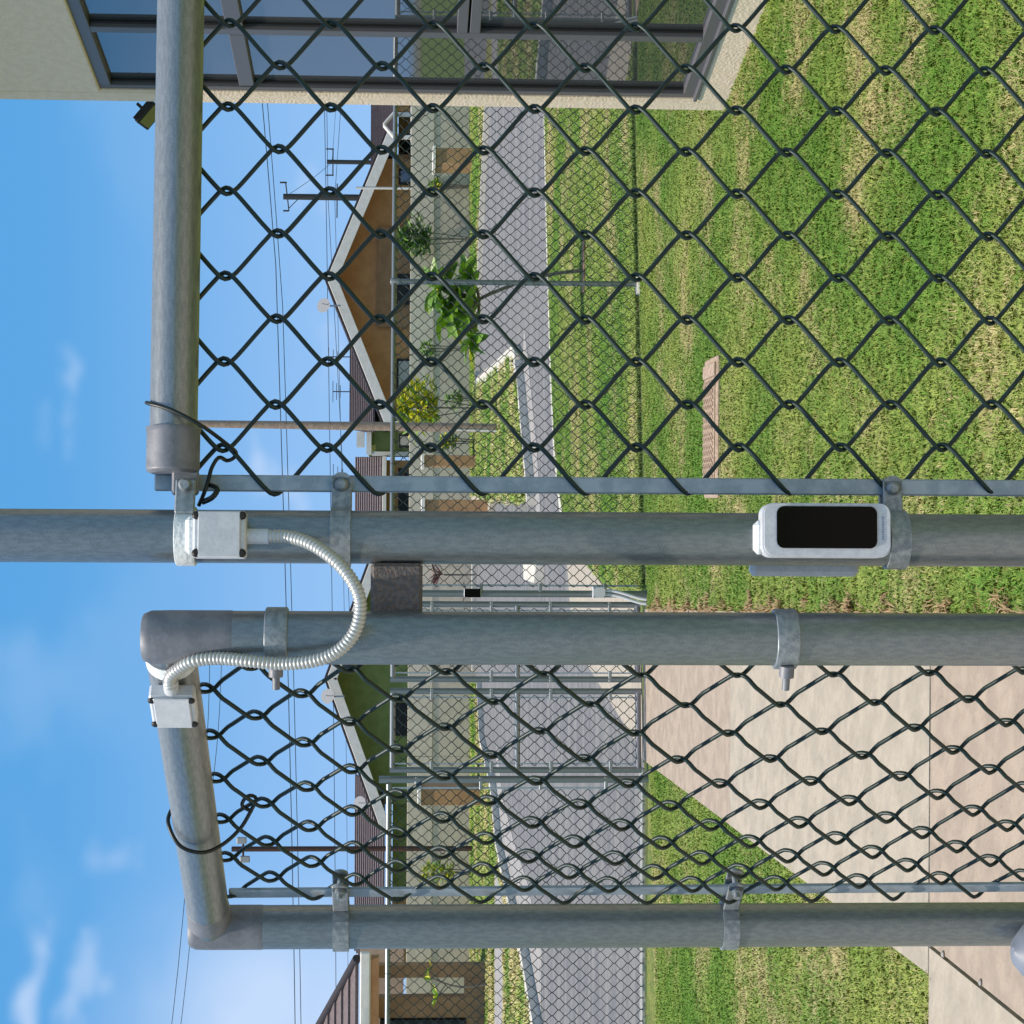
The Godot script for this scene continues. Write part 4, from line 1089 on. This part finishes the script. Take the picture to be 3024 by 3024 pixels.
func poles() -> void:
	var w := thing("wooden_pole", "weathered tan wooden pole standing across the street", "pole", Vector3(1.53, -0.12, -37.5))
	part("shaft", tubem([Vector3(0, 0, 0), Vector3(0.02, 2.5, 0), Vector3(0.04, 5.75, 0)], [0.085, 0.08, 0.066], 14), M.pole_wood, w)
	part("ground_wire_cover", tubem([Vector3(-0.05, 0, 0.07), Vector3(-0.04, 1.0, 0.08)], 0.02, 8), M.trim, w)
	var r := thing("rusty_pole", "dark rusty pole with a small bracket head behind the gate", "pole", Vector3(-8.24, 0, -50.2))
	part("shaft", tubem([Vector3(0, -0.1, 0), Vector3(0, 5.9, 0)], 0.065, 12), M.pole_rust, r)
	part("bracket", boxm(Vector3(0.16, 0.24, 0.1), 0.02, Vector3(0.21, 5.66, 0)), M.dish, r)
	part("bracket", boxm(Vector3(0.16, 0.24, 0.1), 0.02, Vector3(-0.25, 5.58, 0)), M.dish, r)
	part("cross_arm", boxm(Vector3(0.5, 0.05, 0.05), 0.01, Vector3(0, 5.62, 0)), M.pole_rust, r)
	var u := thing("utility_pole", "tall dark utility pole with cross arm right of the gable", "utility pole", Vector3(13.76, -0.1, -90.3), 0.0, "utility poles far behind")
	part("shaft", tubem([Vector3(0, 0, 0), Vector3(0, 7.35, 0)], [0.16, 0.13], 10), M.pole_dark, u)
	part("cross_arm", tubem([Vector3(-0.62, 7.1, 0), Vector3(0.62, 7.25, 0)], 0.03, 6), M.pole_dark, u)
	part("brace", tubem([Vector3(-0.5, 7.1, 0), Vector3(0, 6.6, 0)], 0.02, 6), M.pole_dark, u)
	part("cross_arm", tubem([Vector3(-0.9, 5.0, 0), Vector3(0.6, 5.0, 0)], 0.03, 6), M.pole_dark, u)
	part("insulator", tubem([Vector3(0.62, 7.2, 0), Vector3(0.62, 7.5, 0)], 0.04, 6), M.pole_dark, u)
	part("insulator", tubem([Vector3(-0.62, 7.1, 0), Vector3(-0.62, 7.35, 0)], 0.04, 6), M.pole_dark, u)
	var v := thing("utility_pole", "shorter far utility pole with a wide crossbar near the building", "utility pole", Vector3(20.4, -0.1, -120.3), 0.0, "utility poles far behind")
	part("shaft", tubem([Vector3(0, 0, 0), Vector3(0, 6.7, 0)], 0.13, 10), M.pole_dark, v)
	part("cross_arm", tubem([Vector3(-0.78, 6.35, 0), Vector3(0.75, 6.35, 0)], 0.04, 6), M.pole_dark, v)
	for x in [-0.78, 0.75]:
		part("insulator", tubem([Vector3(x, 6.3, 0), Vector3(x, 6.75, 0)], 0.045, 6), M.pole_dark, v)
	# overhead cables
	var lines := [
		[Vector3(24, 7.4, -60.3), Vector3(7.18, 5.58, -60.3), Vector3(-26, 4.7, -60.3), 0.014, "upper cable crossing the sky above the gable"],
		[Vector3(28, 8.0, -70.3), Vector3(7.0, 6.0, -70.3), Vector3(-30, 5.0, -70.3), 0.014, "second cable crossing the sky just below the upper one"],
		[Vector3(40, 5.9, -80.3), Vector3(5.45, 4.82, -80.3), Vector3(-40, 4.25, -80.3), 0.014, "low cable skimming over the ridge of the roofs"],
		[Vector3(-3.0, 5.5, -40.3), Vector3(-7.1, 5.92, -40.3), Vector3(-14.5, 6.9, -40.3), 0.007, "upper of two thin cables in the lower left sky"],
		[Vector3(-3.0, 5.45, -42.3), Vector3(-7.46, 5.94, -42.3), Vector3(-15.0, 6.95, -42.3), 0.007, "lower of two thin cables in the lower left sky"],
		[Vector3(40, 6.9, -110.3), Vector3(13.8, 5.3, -90.3), Vector3(-20, 3.9, -100.3), 0.014, "thin cable sloping down to the utility pole"],
		[Vector3(34, 4.6, -100.3), Vector3(13.76, 5.0, -90.3), Vector3(-24, 4.5, -100.3), 0.012, "faint cable low behind the gable roof"],
		[Vector3(36, 5.4, -115.0), Vector3(20.4, 6.3, -120.3), Vector3(13.8, 7.1, -90.3), 0.012, "faint cable strung between the two utility poles"],
	]
	for q in lines:
		var c := thing("overhead_cable", q[4], "cable", Vector3.ZERO, 0.0, "overhead cables")
		var pts := []
		for k in 17:
			var s := k / 16.0
			var a: Vector3 = q[0].lerp(q[1], s * 2.0) if s < 0.5 else q[1].lerp(q[2], s * 2.0 - 1.0)
			pts.append(a - Vector3.UP * 0.12 * sin(fmod(s * 2.0, 1.0) * PI))
		part("strand", tubem(pts, q[3], 6), M.cable, c)

# ------------------------------------------------------------------ plants
# one leaf: a keeled blade along +x, bending down at the tip
func leaf_mesh(len: float, w: float, droop: float) -> ArrayMesh:
	var st := begin()
	var n := 5
	var prev := []
	for k in n + 1:
		var s := float(k) / n
		var wd := w * sin(PI * clampf(s * 0.92 + 0.05, 0, 1)) * 0.5
		var c := Vector3(len * s, -droop * s * s * len, 0)
		var row := [c + Vector3(0, wd * 0.35, wd), c, c + Vector3(0, wd * 0.35, -wd)]
		if k > 0:
			for j in 2:
				quad(st, prev[j], prev[j + 1], row[j + 1], row[j], Vector3.UP)
		prev = row
	return st.commit()

func leaf_at(parent: Node, mesh: Mesh, m: Material, at: Vector3, dir: Vector3, s := 1.0, called := "leaf") -> void:
	var x := dir.normalized()
	var z := x.cross(Vector3.UP)
	z = z.normalized() if z.length() > 0.05 else Vector3.BACK
	var o := part(called, mesh, m, parent, at)
	o.transform.basis = Basis(x, rng.randf_range(-1.3, 1.3)) * Basis(x, z.cross(x), z).scaled(Vector3(s, s, s))

func plants() -> void:
	# plumeria on the verge
	var t := thing("plumeria_tree", "small plumeria with broad green leaves behind the far fence post", "tree", Vector3(2.24, 0, -18.93))
	var trunk := part("trunk", tubem(smooth_line([Vector3(0, -0.02, 0), Vector3(-0.03, 0.25, 0), Vector3(-0.10, 0.55, 0.0), Vector3(-0.22, 0.86, 0.0), Vector3(-0.28, 0.98, 0)], 0.05), 0.017, 10), M.bark, t)
	var tips := [Vector3(-0.42, 1.30, 0.05), Vector3(-0.62, 1.06, 0.0), Vector3(-0.24, 1.22, -0.08), Vector3(-0.06, 1.10, 0.06), Vector3(-0.40, 1.12, 0.12), Vector3(-0.18, 1.36, 0.0)]
	for k in tips.size():
		var p: Vector3 = tips[k]
		part("branch", tubem(smooth_line([Vector3(-0.28, 0.98, 0), Vector3(-0.28, 0.98, 0).lerp(p, 0.5) + Vector3(0, -0.03, 0), p], 0.04), 0.014, 8), M.bark, trunk)
	var crown := Node3D.new()
	crown.name = "crown"
	t.add_child(crown)
	var lm := leaf_mesh(0.27, 0.12, 0.3)
	for k in tips.size():
		for j in 17:
			var a := TAU * j / 17.0 * 2.4 + k
			var up := rng.randf_range(-0.35, 0.9)
			leaf_at(crown, lm, M.leaf if (j + k) % 11 else M.leaf_yellow, tips[k] + Vector3(0, -0.02 * (j % 4), 0), Vector3(cos(a), up, sin(a)), rng.randf_range(0.75, 1.15))
	part("mulch_bed", slabm([Vector2(-0.2, -0.13), Vector2(0.27, -0.13), Vector2(0.3, 0.05), Vector2(0.05, 0.14), Vector2(-0.22, 0.1)], 0.02, -0.02), M.mulch, t)
	# yellow bush beside the wooden pole
	bush("yellow_bush", "bright yellow leafy bush against the wall beside the wooden pole", Vector3(2.55, -0.05, -50.4), 0.72, 1.0, 2.05, M.leaf_yellow, M.leaf, 520, 0.26, 0.06)
	bush("green_shrub", "dark green shrub spilling over the wall below the gable", Vector3(7.35, -0.05, -55.3), 0.52, 1.15, 2.1, M.leaf_dark, M.leaf, 420, 0.22, 0.055)
	bush("green_shrub", "small light green weed high on the wall near the building", Vector3(8.9, -0.05, -56.2), 0.16, 0.9, 1.25, M.leaf, M.leaf_yellow, 60, 0.16, 0.045)
	bush("green_shrub", "pale weed growing at the wall left of the yellow bush", Vector3(1.75, -0.05, -50.9), 0.2, 0.5, 1.0, M.leaf, M.leaf_yellow, 110, 0.16, 0.045)
	bush("green_shrub", "little bright weed on the lower wall right of the yellow bush", Vector3(2.95, -0.05, -53.6), 0.2, 0.3, 0.8, M.leaf, M.leaf_dark, 80, 0.16, 0.045)
	bush("green_shrub", "yellow green shrub tip beside the gate's far tension bar", Vector3(-9.0, -0.05, -51.2), 0.28, 0.5, 1.35, M.leaf_yellow, M.leaf, 130, 0.2, 0.05)
	bush("green_shrub", "thin leafy spray standing before the green verge by the sign post", Vector3(4.35, -0.05, -54.8), 0.22, 1.0, 1.45, M.leaf, M.leaf_dark, 80, 0.16, 0.045)
	var red := thing("ti_plant", "dark red strappy plant before the wall between post and gate", "plant", Vector3(-1.6, 0, -52.0))
	part("stem", tubem([Vector3(0, -0.05, 0), Vector3(0.0, 0.75, 0)], 0.025, 6), M.bark, red)
	var rl := leaf_mesh(0.46, 0.07, 0.2)
	for k in 16:
		var a := TAU * k / 16.0
		leaf_at(red, rl, M.leaf_red, Vector3(0, 0.75 + 0.012 * k, 0), Vector3(cos(a), 0.5 + 0.4 * (k % 3), sin(a)), rng.randf_range(0.7, 1.05))
	var low := thing("ti_plant", "low reddish dry plant beneath the taller red plant", "plant", Vector3(-1.95, 0, -50.5))
	part("stem", tubem([Vector3(0, -0.05, 0), Vector3(0.0, 0.2, 0)], 0.02, 6), M.bark, low)
	for k in 9:
		var a := TAU * k / 9.0
		leaf_at(low, rl, M.leaf_red, Vector3(0, 0.2, 0), Vector3(cos(a), 0.5, sin(a)), 0.6)
	# bare sapling in front of the brown house
	var s := thing("sapling", "thin sapling with a few green leaves before the brown house", "plant", Vector3(-9.25, 0, -40.2))
	part("trunk", tubem(smooth_line([Vector3(0, -0.1, 0), Vector3(-0.06, 0.5, 0), Vector3(0.0, 0.85, 0), Vector3(0.12, 1.15, 0)], 0.08), 0.02, 6), M.bark, s)
	part("branch", tubem([Vector3(0.0, 0.85, 0), Vector3(-0.22, 1.0, 0)], 0.014, 6), M.bark, s)
	part("branch", tubem([Vector3(0.05, 0.98, 0), Vector3(0.28, 1.15, 0), Vector3(0.34, 1.12, 0)], 0.012, 6), M.bark, s)
	var sl := leaf_mesh(0.22, 0.07, 0.3)
	for q in [[Vector3(-0.22, 1.0, 0), 9], [Vector3(0.12, 1.15, 0), 4], [Vector3(0.34, 1.12, 0), 3]]:
		for k in q[1]:
			var a: float = TAU * k / q[1]
			leaf_at(s, sl, M.leaf if k % 3 else M.leaf_yellow, q[0], Vector3(cos(a), 0.7, sin(a) * 0.6), rng.randf_range(0.8, 1.2))

func bush(called: String, label: String, at: Vector3, rad: float, y0: float, y1: float, m1: Material, m2: Material, count: int, len: float, w: float) -> void:
	var t := thing(called, label, "shrub", at)
	for k in 4:
		var a := TAU * k / 4.0
		part("stem", tubem([Vector3(0.03 * cos(a), 0, 0.03 * sin(a)), Vector3(rad * 0.4 * cos(a), (y0 + y1) * 0.5, rad * 0.4 * sin(a))], 0.014, 6), M.bark, t)
	# leaves of a few pixels each: one mass of single leaves for each of the two tints
	var lm := leaf_mesh(len, w, 0.45)
	for tint in 2:
		var mm := MultiMesh.new()
		mm.transform_format = MultiMesh.TRANSFORM_3D
		mm.mesh = lm
		mm.instance_count = count if tint == 0 else count / 2
		for k in mm.instance_count:
			var a := rng.randf() * TAU
			var s := rng.randf()
			var rr := rad * sqrt(rng.randf()) * sin(PI * (0.18 + 0.74 * s)) * (0.62 + 0.38 * sin(a * 3.0 + s * 5.0 + rad * 9.0) + 0.25 * sin(a * 7.0 + s * 13.0))
			var p := Vector3(cos(a) * rr, lerpf(y0, y1 - len * 0.5, s), sin(a) * rr)
			var x := Vector3(cos(a), rng.randf_range(-0.2, 1.5), sin(a)).normalized()
			var z := x.cross(Vector3.UP).normalized()
			var q := rng.randf_range(0.55, 1.2)
			mm.set_instance_transform(k, Transform3D(Basis(x, rng.randf_range(-1.4, 1.4)) * Basis(x, z.cross(x), z).scaled(Vector3(q, q, q)), p))
		var o := MultiMeshInstance3D.new()
		o.name = "foliage"
		o.multimesh = mm
		o.material_override = m1 if tint == 0 else m2
		o.set_meta("kind", "stuff")
		t.add_child(o, true)

# ------------------------------------------------------------------ build
func _ready() -> void:
	rng.seed = 20240611
	# camera, on its side: the top of the picture is to the right of the place
	var pitch := deg_to_rad(2.83)
	var roll := 0.0058
	var fwd := Vector3(0, -sin(pitch), -cos(pitch))
	var up := Vector3(0, cos(pitch), -sin(pitch))
	var cam := Camera3D.new()
	cam.name = "camera"
	add_child(cam)
	cam.transform = Transform3D(Basis(-up * cos(roll) + Vector3.RIGHT * sin(roll), up * sin(roll) + Vector3.RIGHT * cos(roll), -fwd), Vector3(0, 1.6, 0))
	cam.fov = 28.02
	cam.near = 0.05
	cam.far = 1500.0
	cam.current = true
	# sky and sun
	var env := Environment.new()
	env.background_mode = Environment.BG_SKY
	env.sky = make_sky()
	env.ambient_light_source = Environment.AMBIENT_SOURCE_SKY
	env.tonemap_mode = Environment.TONE_MAPPER_LINEAR
	env.tonemap_exposure = 1.55
	env.sdfgi_enabled = true
	env.ssao_enabled = true
	env.ssil_enabled = true
	var we := WorldEnvironment.new()
	we.name = "world_environment"
	we.environment = env
	add_child(we)
	var sun := DirectionalLight3D.new()
	sun.name = "sun"
	add_child(sun)
	sun.look_at_from_position(Vector3.ZERO, Vector3(0.26, -0.94, -0.16), Vector3.BACK)
	sun.light_energy = 1.0
	sun.light_color = Color(1.0, 0.95, 0.88)
	sun.light_angular_distance = 0.5
	sun.shadow_enabled = true
	make_materials()
	build_ground()
	office()
	street_walls()
	houses()
	far_fences()
	near_fence()
	near_gate()
	near_fittings()
	build_lid()
	poles()
	plants()
	grow_grass()
